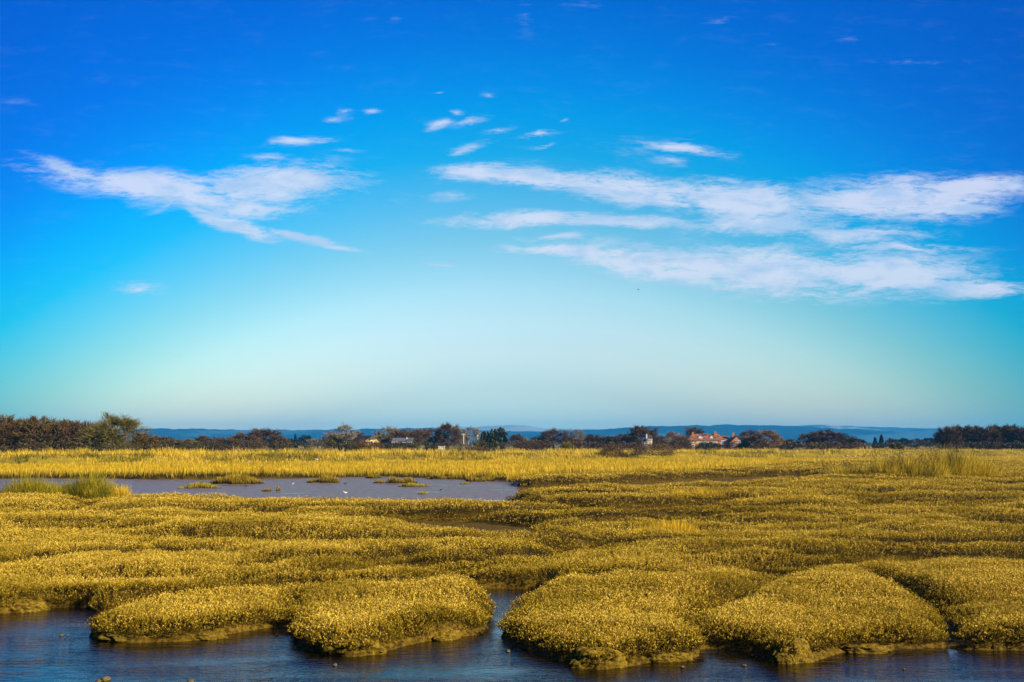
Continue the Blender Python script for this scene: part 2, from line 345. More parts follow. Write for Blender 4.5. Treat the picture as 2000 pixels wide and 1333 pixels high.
# where the shrubby sward ends and the cordgrass belt begins
BX = [gp(px, py, .3) for px, py in [(1000, 938), (1100, 934), (1300, 930), (1450, 921), (1560, 911), (1700, 906), (2100, 906)]]
def yborder(x): return np.interp(x, [-300, -.5] + [p[0] for p in BX], [80, 82] + [p[1] for p in BX])

def land(x, y):
    """ground height, distance (m) inside the nearest vegetated edge"""
    sc = np.clip(y / 15, 0.6, 6)
    wob = (.10 * fbm(x * 1.7, y * 1.7, 4, 3) + .05 * fbm(x * 7, y * 7, 3, 4) * (y < 26)) * np.sqrt(sc) + .18 * fbm(x * .35, y * .5, 3, 9) * np.clip(sc - .6, 0, 3)
    und = (.10 + .06 * sstep(18, 26, y)) * fbm(x * .26, y * .40, 3, 21) + .06 * fbm(x * .9, y * 1.1, 3, 5) - .26 * sstep(.08, .40, fbm(x * .15 + 5, y * .27, 3, 33)) * sstep(18, 23, y)
    dF = poly_sd(x, y, FORE) + wob * .9; dM = poly_sd(x, y, MUDF) + wob * 2.0
    top = .37 - .16 * (1 - sstep(17.2, 18.8, y)) + und * (.6 + .4 * sstep(17, 20, y))
    dmin = np.minimum(dF, dM)
    # cordgrass belt and the fields are flat; the marsh cushions swell away from their edges
    marsh = 1 - sstep(0, 14, y - yborder(x))
    base = .16 + (top - .16) * marsh
    z = base - .12 * marsh
    fl = np.where(dF < 0, -.004 + .3 * np.clip(dF, -.4, 0), -.004)
    lump = .40 * np.clip(fbm(x * .8, y * .8, 2, 41) - .10, 0, 1) + .07 * fbm(x * 6, y * 6, 4, 43)
    # a mud toe, then a steep cut face
    pF = sstep(.07, .30, dF)
    toe = -.004 + np.maximum(.05 + lump, .025) * sstep(.0, .07, dF)
    z = np.where(dF < .6, np.where(dF < 0, fl, toe + (np.maximum(z, toe) - toe) * pF), z)
    # wet mud: a skin of water lies on its near side, the rest stands just proud
    q = np.clip((y - 53) / 30, 0, 1)
    sub = (1 - sstep(51, 56, y + 1.5 * fbm(x * .2, y * .25, 3, 51))) * sstep(-13, -6, x) * 1.0
    flm = .014 + .034 * fbm(x * .20, y * .6, 4, 61) - .05 * sub
    pM = sstep(0, .5, dM)
    z = np.where(dM < .6, flm + (z - flm) * pM, z)
    for P, w, f, s in CREEKS:
        if P[0][1] > 22: w = w * (1.7 if P[0][1] < 80 else 1) + .1
        xs = [p[0] for p in P]; ys = [p[1] for p in P]; mg = w + s + 4
        k = (x > min(xs) - mg) & (x < max(xs) + mg) & (y > min(ys) - mg) & (y < max(ys) + mg)
        if not k.any(): continue
        d = seg_dist(x[k], y[k], P) - w + wob[k] * min(1, 1.2 * (w + s))
        zk = z[k]; pr = sstep(0, s, d); f2 = f + .02 * fbm(x[k] * 3, y[k] * 3, 2, 71)
        z[k] = np.where(d < s, np.minimum(zk, f2 + (zk - f2) * pr), zk)
        dm = d + (.12 if f < .15 else .4); dmin[k] = np.minimum(dmin[k], dm)
    # winding hollows: old filled creeks wandering through the sward
    nz = fbm(x * .085 + 3, y * .16 + 1, 2, 201); g = np.abs(nz) / .16 + .25 * (fbm(x * 1.1, y * 1.1, 3, 203) + .2)
    win = sstep(18.5, 21, y) * (1 - sstep(60, 75, y)) * marsh
    hol = (1 - sstep(.12, .50, g)) * win; z = z - np.clip(z - .02, 0, 1) * hol * .95
    dmin = np.minimum(dmin, np.where(win > .5, g * 1.1 - .17, 9))
    nz2 = fbm(x * .16 + 31, y * .22 + 7, 2, 221); g2 = np.abs(nz2) / .14 + .2 * fbm(x * 1.4, y * 1.4, 3, 223)
    hol2 = (1 - sstep(.08, .5, g2)) * win * sstep(-.1, .25, fbm(x * .06, y * .09, 2, 231)); z = z - np.clip(z - .16, 0, 1) * hol2 * .9
    z = z + (.09 + .22 * sstep(18, 23, y)) * (1 - np.exp(-np.clip(dmin, 0, 9) / (.7 + .4 * sstep(18, 22, y)))) * marsh * (dmin > 0)
    # the sea bank
    t = y - ydyke(x); cr = np.interp(x, [-140, -60, 0, 80, 160], [1.5, 1.55, 1.45, 1.5, 1.3])
    bump = .18 * fbm(x * .12, y * .12, 3, 81)
    prof = sstep(0, 11, t) * (1 - .6 * sstep(14, 22, t))
    z = np.where(t > -2, z + (cr + bump - z) * prof, z)
    far = sstep(30, 80, t)
    z = z * (1 - far) + .5 * far
    # the near bank the viewer stands on
    nb = 1 - sstep(3, 9, y); z = z * (1 - nb) + 1.4 * nb
    return z, dmin

# ------------------------------------------------------------------ ground: one sheet from under the viewer to the hills
def build_ground():
    ys = np.concatenate([np.linspace(-40, 8, 14)[:-1], 8 * np.exp(np.linspace(0, math.log(90 / 8), 560)), 90 * np.exp(np.linspace(0, math.log(260 / 90), 130))[1:], 260 * np.exp(np.linspace(0, math.log(9000 / 260), 50))[1:]])
    uc = np.concatenate([-np.linspace(4.5, .62, 50)[:-1], np.linspace(-.62, .62, 760), np.linspace(.62, 4.5, 50)[1:]])
    X = uc[None, :] * (np.maximum(ys, 0)[:, None] + 7); Y = np.repeat(ys[:, None], len(uc), 1)
    z, dm = land(X.ravel(), Y.ravel())
    ny, nx = X.shape
    me = bpy.data.meshes.new('ground')
    me.vertices.add(nx * ny); me.vertices.foreach_set('co', np.stack([X.ravel(), Y.ravel(), z], 1).astype(np.float32).ravel())
    i = (np.arange(ny - 1)[:, None] * nx + np.arange(nx - 1)[None]).ravel()
    q = np.stack([i, i + 1, i + nx + 1, i + nx], 1).astype(np.int32)
    me.loops.add(q.size); me.loops.foreach_set('vertex_index', q.ravel())
    me.polygons.add(len(q)); me.polygons.foreach_set('loop_start', np.arange(0, q.size, 4, dtype=np.int32))
    me.polygons.foreach_set('use_smooth', np.ones(len(q), bool))
    a = me.attributes.new('turf', 'FLOAT', 'POINT')
    tz = np.where(Y.ravel() > yborder(X.ravel()) - 1, sstep(0, .3, dm), sstep(.2, .4, dm)); a.data.foreach_set('value', tz.astype(np.float32))
    b = me.attributes.new('field', 'FLOAT', 'POINT'); b.data.foreach_set('value', sstep(-3, 2, Y.ravel() - ydyke(X.ravel())).astype(np.float32))
    fa = me.attributes.new('mudflat', 'FLOAT', 'POINT'); fa.data.foreach_set('value', (1 - sstep(-.3, .3, poly_sd(X.ravel(), Y.ravel(), MUDF))).astype(np.float32))
    me.update(calc_edges=True)
    mt, nt, out = new_mat('marsh_mud'); L = nt.links
    tc = nt.nodes.new('ShaderNodeNewGeometry')
    def noise(s, d=6, r=.55):
        n = nt.nodes.new('ShaderNodeTexNoise'); n.inputs['Scale'].default_value = s; n.inputs['Detail'].default_value = d; n.inputs['Roughness'].default_value = r
        L.new(tc.outputs['Position'], n.inputs['Vector']); return n.outputs['Fac']
    def mix(f, a, b):
        n = nt.nodes.new('ShaderNodeMix'); n.data_type = 'RGBA'; L.new(f, n.inputs[0])
        for s, v in ((n.inputs[6], a), (n.inputs[7], b)):
            if isinstance(v, tuple): s.default_value = (*v, 1)
            else: L.new(v, s)
        return n.outputs[2]
    def mr(v, lo, hi, a=0, b=1):
        n = nt.nodes.new('ShaderNodeMapRange'); n.interpolation_type = 'SMOOTHSTEP'; L.new(v, n.inputs[0])
        for k, w in zip((1, 2, 3, 4), (lo, hi, a, b)): n.inputs[k].default_value = w
        return n.outputs[0]
    sp = nt.nodes.new('ShaderNodeSeparateXYZ'); L.new(tc.outputs['Position'], sp.inputs[0])
    n1 = noise(2.2); n2 = noise(14, 8, .65)
    wet = mix(mr(n1, .35, .65), (.13, .082, .05), (.23, .15, .09))
    algae = mix(mr(n2, .3, .7), (.022, .013, .001), (.19, .112, .008))
    litter = mix(mr(n2, .35, .65), (.020, .012, .001), (.075, .045, .003))
    field = mix(mr(noise(.05), .4, .6), (.20, .14, .008), (.36, .25, .015))
    flat = attr(nt, 'mudflat').outputs['Fac']; up = mr(flat, 0, 1, 1, 0)
    col = mix(up, wet, algae); col = mix(attr(nt, 'turf').outputs['Fac'], col, litter); col = mix(attr(nt, 'field').outputs['Fac'], col, field)
    p = nt.nodes.new('ShaderNodeBsdfPrincipled'); L.new(col, p.inputs['Base Color'])
    L.new(mr(flat, 0, 1, .8, .40), p.inputs['Roughness']); L.new(mr(flat, 0, 1, .08, .28), p.inputs['Specular IOR Level'])
    bp = nt.nodes.new('ShaderNodeBump'); bp.inputs['Strength'].default_value = .7; bp.inputs['Distance'].default_value = .03
    ad = nt.nodes.new('ShaderNodeMath'); ad.operation = 'ADD'; L.new(n2, ad.inputs[0]); L.new(n1, ad.inputs[1])
    L.new(ad.outputs[0], bp.inputs['Height']); L.new(bp.outputs[0], p.inputs['Normal']); L.new(p.outputs[0], out.inputs[0])
    o = link('ground', me, mt); tag(o, kind='structure'); return o
build_ground()

def build_water():
    mb = MB(); mb.add([(-260, 7, 0), (260, 7, 0), (260, 100, 0), (-260, 100, 0)], [(0, 1, 2, 3)])
    mt, nt, out = new_mat('creek_water'); L = nt.links
    p = nt.nodes.new('ShaderNodeBsdfPrincipled'); p.inputs['Roughness'].default_value = .025; p.inputs['IOR'].default_value = 1.45
    g = nt.nodes.new('ShaderNodeNewGeometry')
    def noise(s, sx, sy, d):
        mp = nt.nodes.new('ShaderNodeMapping'); mp.inputs['Scale'].default_value = (sx, sy, 1); L.new(g.outputs['Position'], mp.inputs[0])
        n = nt.nodes.new('ShaderNodeTexNoise'); n.inputs['Scale'].default_value = s; n.inputs['Detail'].default_value = d; L.new(mp.outputs[0], n.inputs['Vector']); return n.outputs['Fac']
    r = ramp_node(nt, [(.35, (.003, .002, .0005)), (.7, (.012, .007, .0015))]); L.new(noise(1.1, 1, 1.6, 5), r.inputs[0]); L.new(r.outputs[0], p.inputs['Base Color'])
    a, b = noise(5.5, .7, 1.5, 3), noise(21, .8, 1.4, 3)
    ad = nt.nodes.new('ShaderNodeMath'); ad.operation = 'MULTIPLY_ADD'; L.new(b, ad.inputs[0]); ad.inputs[1].default_value = .35; L.new(a, ad.inputs[2])
    bp = nt.nodes.new('ShaderNodeBump'); bp.inputs['Strength'].default_value = 1.0; mrw = nt.nodes.new('ShaderNodeMapRange'); L.new(noise(.9, .5, 1.6, 3), mrw.inputs[0]); mrw.inputs[1].default_value = .35; mrw.inputs[2].default_value = .65; mrw.inputs[3].default_value = .25; mrw.inputs[4].default_value = 1.0
    L.new(mrw.outputs[0], bp.inputs['Strength']); bp.inputs['Distance'].default_value = .028
    L.new(ad.outputs[0], bp.inputs['Height']); L.new(bp.outputs[0], p.inputs['Normal']); L.new(p.outputs[0], out.inputs[0])
    tag(mb.build('water', mt), kind='structure')
build_water()

# ------------------------------------------------------------------ hills
def build_hills():
    def ridge(name, D, prof, depth, mat, seed, foot):
        px = np.linspace(-1400, 3400, 420); top = np.interp(px, [p[0] for p in prof], [p[1] for p in prof])
        x = (px - CX) / F * D; zt = H + (HZ - top) / F * D
        s = np.linspace(-1, 1, 41); X, S = np.meshgrid(x, s); Z = np.tile(zt, (len(s), 1))
        Y = D + S * depth
        k = 1 - np.abs(S) ** 1.7
        Zz = -2 + (Z + 2) * k + (14 * fbm(X / 260, Y / 260, 4, seed)) * (1 - k) * k * 4 + 9 * fbm(X / 60, Y / 60, 3, seed + 4) * k + 5 * np.clip(fbm(X / 25, Y / 90, 2, seed + 8), 0, 1) * k
        X = X * (Y / D)
        V = np.stack([X, Y, Zz], -1).reshape(-1, 3); nx = len(x); ny = len(s)
        me = bpy.data.meshes.new(name)
        Fs = [(j * nx + i, j * nx + i + 1, (j + 1) * nx + i + 1, (j + 1) * nx + i) for j in range(ny - 1) for i in range(nx - 1)]
        me.from_pydata(V.tolist(), [], Fs); me.update()
        for p in me.polygons: p.use_smooth = True
        tag(link(name, me, mat), kind='structure')
    def hill_mat(name, wood1, wood2, fld, lo, hi, sx, sy):
        mt, nt, out = new_mat(name); L = nt.links
        g = nt.nodes.new('ShaderNodeNewGeometry')
        def noise(s, vec, d=4):
            mp = nt.nodes.new('ShaderNodeMapping'); mp.inputs['Scale'].default_value = vec; L.new(g.outputs['Position'], mp.inputs[0])
            n = nt.nodes.new('ShaderNodeTexNoise'); n.inputs['Scale'].default_value = s; n.inputs['Detail'].default_value = d; L.new(mp.outputs[0], n.inputs['Vector']); return n.outputs['Fac']
        w = ramp_node(nt, [(.35, wood1), (.65, wood2)]); L.new(noise(.02, (1, 1, 3)), w.inputs[0])
        f = ramp_node(nt, [(lo, (0, 0, 0)), (hi, (1, 1, 1))]); L.new(noise(.0012, (sx, 1, sy), 3), f.inputs[0])
        mx = nt.nodes.new('ShaderNodeMix'); mx.data_type = 'RGBA'; L.new(f.outputs[0], mx.inputs[0]); L.new(w.outputs[0], mx.inputs[6]); mx.inputs[7].default_value = (*fld, 1)
        p = nt.nodes.new('ShaderNodeBsdfDiffuse'); L.new(mx.outputs[2], p.inputs[0]); L.new(p.outputs[0], out.inputs[0]); return mt
    near = [(-1400, 846), (-300, 843), (0, 842), (280, 839.5), (400, 838.5), (414, 841), (500, 841.5), (690, 841), (725, 838.5), (760, 838), (860, 838), (930, 842), (1060, 846), (1110, 842), (1180, 840.5), (1230, 836.5),
            (1290, 833.5), (1350, 832), (1400, 832), (1440, 832.5), (1540, 834), (1620, 838), (1700, 840), (1830, 842), (2000, 843), (2400, 845), (3400, 850)]
    far = [(-1400, 850), (500, 846), (700, 842), (800, 838), (850, 835.5), (930, 836), (985, 832), (1010, 831.5), (1050, 836), (1070, 839.5), (1150, 840), (1300, 838), (1500, 835), (1560, 831.5), (1605, 830), (1640, 833),
           (1690, 835), (1760, 837), (1830, 838), (1900, 838.5), (2100, 841), (3400, 850)]
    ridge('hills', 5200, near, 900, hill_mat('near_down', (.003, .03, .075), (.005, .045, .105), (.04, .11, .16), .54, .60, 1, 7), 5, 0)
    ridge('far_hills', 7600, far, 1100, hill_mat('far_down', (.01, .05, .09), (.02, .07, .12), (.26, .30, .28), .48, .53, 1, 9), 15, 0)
build_hills()

# ------------------------------------------------------------------ vegetation
def shoots(x, y, z, h, size, nl, lean=None, edge_shade=0.0, wid=.36):
    """upright leafy shoots: nl rhombic leaves up each stem"""
    n = len(x); s = size
    ax = np.stack([rng.normal(0, .22, n), rng.normal(0, .22, n), np.ones(n)], 1)
    if lean is not None: ax[:, :2] += lean
    ax /= np.linalg.norm(ax, axis=1, keepdims=True)
    P = np.stack([x, y, z], 1); out = []; rn = []
    base = rng.random(n)
    for k in range(nl):
        t = .30 + .72 * (k + rng.random(n) * .8) / nl
        pos = P + ax * (h * t)[:, None]
        az = rng.random(n) * 2 * math.pi; e = rng.uniform(.1, 1.15, n)
        l = np.stack([np.cos(az) * np.cos(e), np.sin(az) * np.cos(e), np.sin(e)], 1) + ax * .25
        l /= np.linalg.norm(l, axis=1, keepdims=True)
        w = np.cross(l, rng.normal(0, 1, (n, 3))); w /= np.linalg.norm(w, axis=1, keepdims=True) + 1e-9
        Ln = (s * rng.uniform(.7, 1.3, n))[:, None]; Wd = Ln * wid
        pos = pos + l * Ln * .1
        out.append(np.stack([pos, pos + l * Ln * .55 + w * Wd * .5, pos + l * Ln, pos + l * Ln * .55 - w * Wd * .5], 1))
        rn.append(np.clip(.16 * base + .62 * t - .06 + .30 * rng.random(n) - edge_shade * (1.15 - t), 0, 1))  # shade painted into leaf tone: darker at bank edges, most at the foot
    return np.concatenate(out), np.concatenate(rn)
def blades(x, y, z, h, w, lean=.25, wind=(.0, .0), bend=True):
    n = len(x); az = rng.random(n) * 2 * math.pi
    P = np.stack([x, y, z], 1)
    d = np.stack([rng.normal(0, lean, n) + wind[0], rng.normal(0, lean, n) + wind[1], np.ones(n)], 1); d /= np.linalg.norm(d, axis=1, keepdims=True)
    s = np.stack([np.cos(az), np.sin(az) * .5, np.zeros(n)], 1) * (w[:, None] * .5)
    T = P + d * h[:, None]
    rn = rng.random(n)
    q = np.stack([P - s, P + s, T + s * .25, T - s * .25], 1)
    return q, rn, np.tile(np.array([0, 0, 1, 1.0]), (n, 1))

def sample_marsh(n, d0, d1, half=.60, pad=2.0):
    """points spread over the marsh with density falling as the square of the distance"""
    d = d0 * (d1 / d0) ** rng.random(n)
    x = (rng.random(n) * 2 - 1) * (half * d + pad); return x, d
MOUNDS = [  # outline on the photograph of each cushion standing at the water's edge, and its words
    ([(170, 1260), (175, 1195), (200, 1175), (300, 1160), (450, 1146), (560, 1146), (572, 1180), (566, 1260)], 'long low cushion of golden sea-purslane on a mud bank beside open blue water'),
    ([(566, 1300), (566, 1180), (580, 1155), (700, 1134), (800, 1134), (900, 1155), (970, 1190), (970, 1250), (800, 1290)], 'rounded golden shrub cushion left of the narrow blue channel, on a cracked mud bank'),
    ([(975, 1330), (980, 1210), (1010, 1185), (1085, 1150), (1200, 1130), (1330, 1150), (1420, 1185), (1345, 1222), (1368, 1255), (1368, 1330)], 'large domed golden shrub cushion right of the narrow blue channel'),
    ([(1368, 1330), (1368, 1255), (1350, 1225), (1415, 1188), (1510, 1150), (1600, 1130), (1740, 1142), (1790, 1172), (1845, 1196), (1866, 1290), (1600, 1330)], 'broad olive shrub cushion with a grassy mud knob at its front foot'),
]
def build_purslane():
    gx = gy = None
    # near zone at true size, farther shoots coarser
    x1, y1 = sample_marsh(310000, 12.6, 24); s1 = np.full(len(x1), .029)
    x2, y2 = sample_marsh(620000, 24, 150); s2 = .031 * (y2 / 24) ** .78
    x, y, s = np.concatenate([x1, x2]), np.concatenate([y1, y2]), np.concatenate([s1, s2])
    z, d = land(x, y)
    e = .05
    dx = (land(x + e, y)[1] - d) / e; dy = (land(x, y + e)[1] - d) / e
    edge = .05
    keep = (d > edge - .05) & (y < yborder(x) + rng.normal(0, 2.0, len(x)) * (y > 60) + 14 * sstep(20, 50, x) * rng.random(len(x))) & (z > .05)
    # thin the sward with random bare gaps
    gap = fbm(x * 2.3, y * 2.3, 3, 91); keep &= rng.random(len(x)) < np.where(gap > .42, .35, 1)
    x, y, s, z, d, dx, dy = (a[keep] for a in (x, y, s, z, d, dx, dy))
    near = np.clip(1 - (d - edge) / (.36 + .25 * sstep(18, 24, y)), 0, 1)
    lean = -np.stack([dx, dy], 1).clip(-1, 1) * (near * 1.15)[:, None]
    hv = .20 + .07 * fbm(x * 1.3, y * 1.3, 3, 13) + .03 * fbm(x * 6, y * 6, 2, 17); hv = np.clip(hv, .08, .36) * rng.uniform(.75, 1.15, len(x)) * (1 - .25 * near) * np.where(y > 40, 1.15, 1)
    owner = np.full(len(x), -1)
    for i, (P, lab) in enumerate(MOUNDS):
        owner[inside(x, y, W(P, .25)) & (owner < 0) & (y < 19.5)] = i
    for i in range(-1, len(MOUNDS)):
        k = owner == i
        nk = k & (y < 24); fk = k & (y >= 24); Vs, rs = [], []
        for kk, nl in ((nk, 8), (fk, 5)):
            if kk.any():
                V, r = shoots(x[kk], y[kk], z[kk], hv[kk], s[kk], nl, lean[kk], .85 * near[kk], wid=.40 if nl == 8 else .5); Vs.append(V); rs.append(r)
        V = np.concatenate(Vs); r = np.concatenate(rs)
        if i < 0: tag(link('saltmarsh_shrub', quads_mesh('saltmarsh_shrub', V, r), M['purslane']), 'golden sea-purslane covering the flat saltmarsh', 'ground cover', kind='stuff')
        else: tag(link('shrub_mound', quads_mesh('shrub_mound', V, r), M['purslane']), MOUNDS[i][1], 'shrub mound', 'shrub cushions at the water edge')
build_purslane()

def grass_obj(name, x, y, h, w, mat, lean=.2, wind=(0, 0), parent=None, zoff=None):
    z, _ = land(x, y) if zoff is None else (np.full(len(x), zoff), None)
    V, r, t = blades(x, y, z - .03, h, w, lean, wind); return link(name, quads_mesh(name, V, r, t), mat, parent)
def build_cordgrass():
    x, y = sample_marsh(330000, 78, 235, .58, 6)
    z, d = land(x, y)
    k = (y > yborder(x) + rng.normal(0, 1.5, len(x))) & (y < ydyke(x) + 1.5) & (d > .05)
    # thinner towards the right, where short sward and bare pans mix in
    patch = fbm(x * .05, y * .06, 3, 101); right = sstep(25, 60, x)
    k &= rng.random(len(x)) < np.clip(1.0 - right * (.2 + .9 * patch), .5, 1)
    x, y = x[k], y[k]
    h = (.62 + .25 * fbm(x * .12, y * .2, 3, 111)) * rng.uniform(.6, 1.2, len(x)) * (1 - .35 * sstep(30, 70, x)); w = rng.uniform(.035, .085, len(x))
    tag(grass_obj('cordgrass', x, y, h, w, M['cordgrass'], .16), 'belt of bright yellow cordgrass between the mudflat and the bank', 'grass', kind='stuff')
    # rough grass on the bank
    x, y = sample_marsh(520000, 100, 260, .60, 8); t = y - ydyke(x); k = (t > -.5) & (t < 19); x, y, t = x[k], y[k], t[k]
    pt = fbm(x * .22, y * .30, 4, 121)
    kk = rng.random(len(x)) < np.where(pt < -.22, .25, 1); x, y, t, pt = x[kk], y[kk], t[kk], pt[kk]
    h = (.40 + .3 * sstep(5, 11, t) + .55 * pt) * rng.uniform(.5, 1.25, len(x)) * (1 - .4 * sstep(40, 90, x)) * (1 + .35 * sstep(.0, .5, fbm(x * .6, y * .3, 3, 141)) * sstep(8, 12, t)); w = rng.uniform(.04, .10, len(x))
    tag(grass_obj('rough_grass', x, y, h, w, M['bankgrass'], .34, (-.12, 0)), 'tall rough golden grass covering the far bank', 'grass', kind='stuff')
build_cordgrass()
def build_bank_green():
    x, y = sample_marsh(420000, 100, 260, .60, 8); t = y - ydyke(x)
    k = (t > 0) & (t < 11) & (fbm(x * .30, y * .22, 4, 161) + .25 * fbm(x * 1.6, y * .8, 2, 163) > .10); x, y = x[k], y[k]
    tag(grass_obj('green_grass', x, y, rng.uniform(.35, .85, len(x)), rng.uniform(.05, .11, len(x)), M['bankgreen'], .35), 'dark green grass tufts dotted over the golden bank', 'grass', kind='stuff')
build_bank_green()

# ------------------------------------------------------------------ grass islets on the mud
ISLETS = [  # centre px, foot py, width px, height px, words
    (458, 946, 92, 13, 'widest yellow grass islet, reaching out from the far shore over the mud'),
    (386, 954.5, 72, 9, 'low ragged dark green grass islet furthest left on the mudflat'),
    (351, 955, 9, 5, 'tiny grass tuft just left of the low ragged dark green islet'),
    (633, 943.5, 62, 10, 'tidy oblong yellow grass islet standing alone in the middle of the mudflat'),
    (729, 934.5, 29, 6, 'small grass islet close under the far shore of the mud'),
    (739, 944.5, 20, 4, 'flat grass islet just left of the tall-ended one'),
    (783, 944.5, 56, 11, 'yellow grass islet with a taller tuft at its left end'),
    (793, 932.5, 14, 5, 'tiny round grass tuft under the far shore, above the tall-ended islet'),
    (810, 951.5, 58, 5, 'low dark green weedy islet nearest to the open water sheen'),
    (865, 936.5, 54, 9, 'grass spit joined to the far shore right of the islets'),
    (937, 941, 58, 12, 'thick yellow grass spit at the right end of the mudflat'),
    (907, 946, 18, 3, 'little weed patch in front of the thick yellow grass spit'),
    (825, 965.5, 18, 3, 'low weed tuft at the edge of the blue water sheen'),
    (519, 960.5, 17, 5, 'small tuft on the long thin mud bar'),
    (541, 960, 6, 8, 'upright thin tuft at the right end of the mud bar'),
]
for (cx, fy, w, h, lab) in ISLETS:
    x0, y0 = gp(cx, fy, .02); m = y0 / F; hw = w * m / 2; hd = max(.35, hw * .33); hh = h * m * 1.15
    n = int(240 + 4200 * hw * hd / 2.2); n = min(n, 3600)
    a = rng.random(n) * 2 * math.pi; r = np.sqrt(rng.random(n)) * (1 + .22 * np.sin(a * 3 + cx) + .14 * np.sin(a * 7 + cx * .3)) * (1 + .05 * rng.normal(0, 1, n))
    x, y = r * np.cos(a) * hw, r * np.sin(a) * hd + hd
    hgt = hh * rng.uniform(.45, 1.1, n) * (1 - .45 * r ** 3) * np.clip(1 + .9 * fbm(x * 1.1 + cx, y * .6, 3, 301), .35, 1.5)
    if 'taller tuft' in lab: hgt *= np.where(x < -hw * .7, 1.5, 1)
    dark = 'dark green' in lab or 'weed' in lab
    root = empty('grass_islet', (x0, y0, 0)); tag(root, lab, 'grass islet', 'grass islets on the mudflat')
    V, rn, t = blades(x, y, np.full(n, .03), hgt, rng.uniform(.03, .06, n), .16)
    link('grass', quads_mesh('grass', V, rn, t), M['greengrass'] if dark else M['islet'], root)
    mb = MB(); K = 18
    ring = [(1.06 * hw * math.cos(2 * math.pi * k / K) * (1 + .1 * math.sin(3 * k)), hd + 1.1 * hd * math.sin(2 * math.pi * k / K), -.03) for k in range(K)]
    top = [(p[0] * .8, hd + (p[1] - hd) * .8, .06) for p in ring]
    mb.add(ring + top + [(0, hd, .09)], [(k, (k + 1) % K, K + (k + 1) % K, K + k) for k in range(K)] + [(K + k, K + (k + 1) % K, 2 * K) for k in range(K)])
    mb.build('mud_base', plain_mud if 'plain_mud' in globals() else globals().setdefault('plain_mud', plain('islet_mud', (.07, .05, .03), (.14, .10, .05), 3, .55, .5, .3)), root)

# ------------------------------------------------------------------ tall grass clumps
def clump(cx, foot, w, h, n, mat, label, deep=.5, twigs=0, lean=.22, bw=.03, name='grass_clump', group=None, zf=.35):
    x0, y0 = gp(cx, foot, zf); m = y0 / F; hw = w * m / 2; hd = hw * deep; hh = h * m * 1.22
    zc, _ = land(np.array([x0]), np.array([y0]))
    root = empty(name, (x0, y0, float(zc[0]))); tag(root, label, 'grass clump', group)
    nt = max(6, n // 26); ta = rng.random(nt) * 2 * math.pi; tr = np.sqrt(rng.random(nt)); ti = rng.integers(0, nt, n)
    ox, oy = rng.normal(0, .13, n) * max(hh, .6), rng.normal(0, .13, n) * max(hh, .6); r = tr[ti]; x, y = r * np.cos(ta[ti]) * hw + ox, r * np.sin(ta[ti]) * hd + oy
    z, _ = land(x + x0, y + y0); z = z - zc[0] - .05
    tuft = rng.uniform(.45, 1.15, nt)[ti]
    hgt = hh * tuft * rng.uniform(.55, 1.05, n) * (1 - .5 * r ** 4)
    V, rn, t = blades(x, y, z, hgt, rng.uniform(.6, 1.5, n) * bw, lean * .7, (np.clip(ox * 2.2 / hh, -.8, .8), np.clip(oy * 2.2 / hh, -.8, .8))); rn = np.clip(rn * .6 + .4 * rng.random(nt)[ti], 0, 1); link('blades', quads_mesh('blades', V, rn, t), mat, root)
    if twigs:
        mb = MB()
        for i in range(twigs):
            px, py = random.gauss(0, hw * .38), random.gauss(0, hd * .4); L = hh * random.uniform(.7, 1.15)
            P = [Vector((px, py, 0))]; d = Vector((random.gauss(0, .35), random.gauss(0, .3), 1)).normalized()
            for k in range(3): P.append(P[-1] + d * L / 3); d = (d + Vector((random.gauss(0, .35), random.gauss(0, .3), .05))).normalized()
            mb.tube(P, [.018, .014, .01, .004], 4)
            for k in (1, 2, 3):
                for q in range(2):
                    e = P[k] + Vector((random.gauss(0, .3), random.gauss(0, .2), random.uniform(.05, .35))) * hh * .35; mb.tube([P[k], e], [.01, .003], 3)
        mb.build('dead_stems', M['deadstem'], root)
    return root
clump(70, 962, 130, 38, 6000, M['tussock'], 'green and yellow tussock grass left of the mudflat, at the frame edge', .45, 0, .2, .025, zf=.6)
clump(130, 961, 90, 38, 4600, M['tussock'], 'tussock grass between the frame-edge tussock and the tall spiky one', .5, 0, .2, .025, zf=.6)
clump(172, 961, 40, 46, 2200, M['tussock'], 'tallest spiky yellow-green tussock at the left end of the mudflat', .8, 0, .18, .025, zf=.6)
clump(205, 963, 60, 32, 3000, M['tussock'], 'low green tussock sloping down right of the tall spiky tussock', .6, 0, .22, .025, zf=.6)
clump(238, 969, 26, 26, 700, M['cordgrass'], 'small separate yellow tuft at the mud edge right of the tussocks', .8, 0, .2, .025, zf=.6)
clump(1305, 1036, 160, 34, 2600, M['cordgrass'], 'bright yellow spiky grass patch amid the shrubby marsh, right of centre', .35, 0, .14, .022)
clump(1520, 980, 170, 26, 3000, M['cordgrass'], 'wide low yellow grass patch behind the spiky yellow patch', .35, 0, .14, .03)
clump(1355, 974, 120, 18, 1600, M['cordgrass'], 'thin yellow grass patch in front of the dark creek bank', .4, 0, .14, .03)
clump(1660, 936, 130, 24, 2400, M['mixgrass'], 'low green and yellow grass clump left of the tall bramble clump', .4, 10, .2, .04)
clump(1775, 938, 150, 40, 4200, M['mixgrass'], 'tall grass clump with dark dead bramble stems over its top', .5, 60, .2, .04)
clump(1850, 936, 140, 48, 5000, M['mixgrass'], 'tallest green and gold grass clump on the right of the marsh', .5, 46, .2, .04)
clump(1915, 936, 80, 30, 2200, M['mixgrass'], 'grass clump falling away right of the tallest clump', .6, 0, .2, .04)

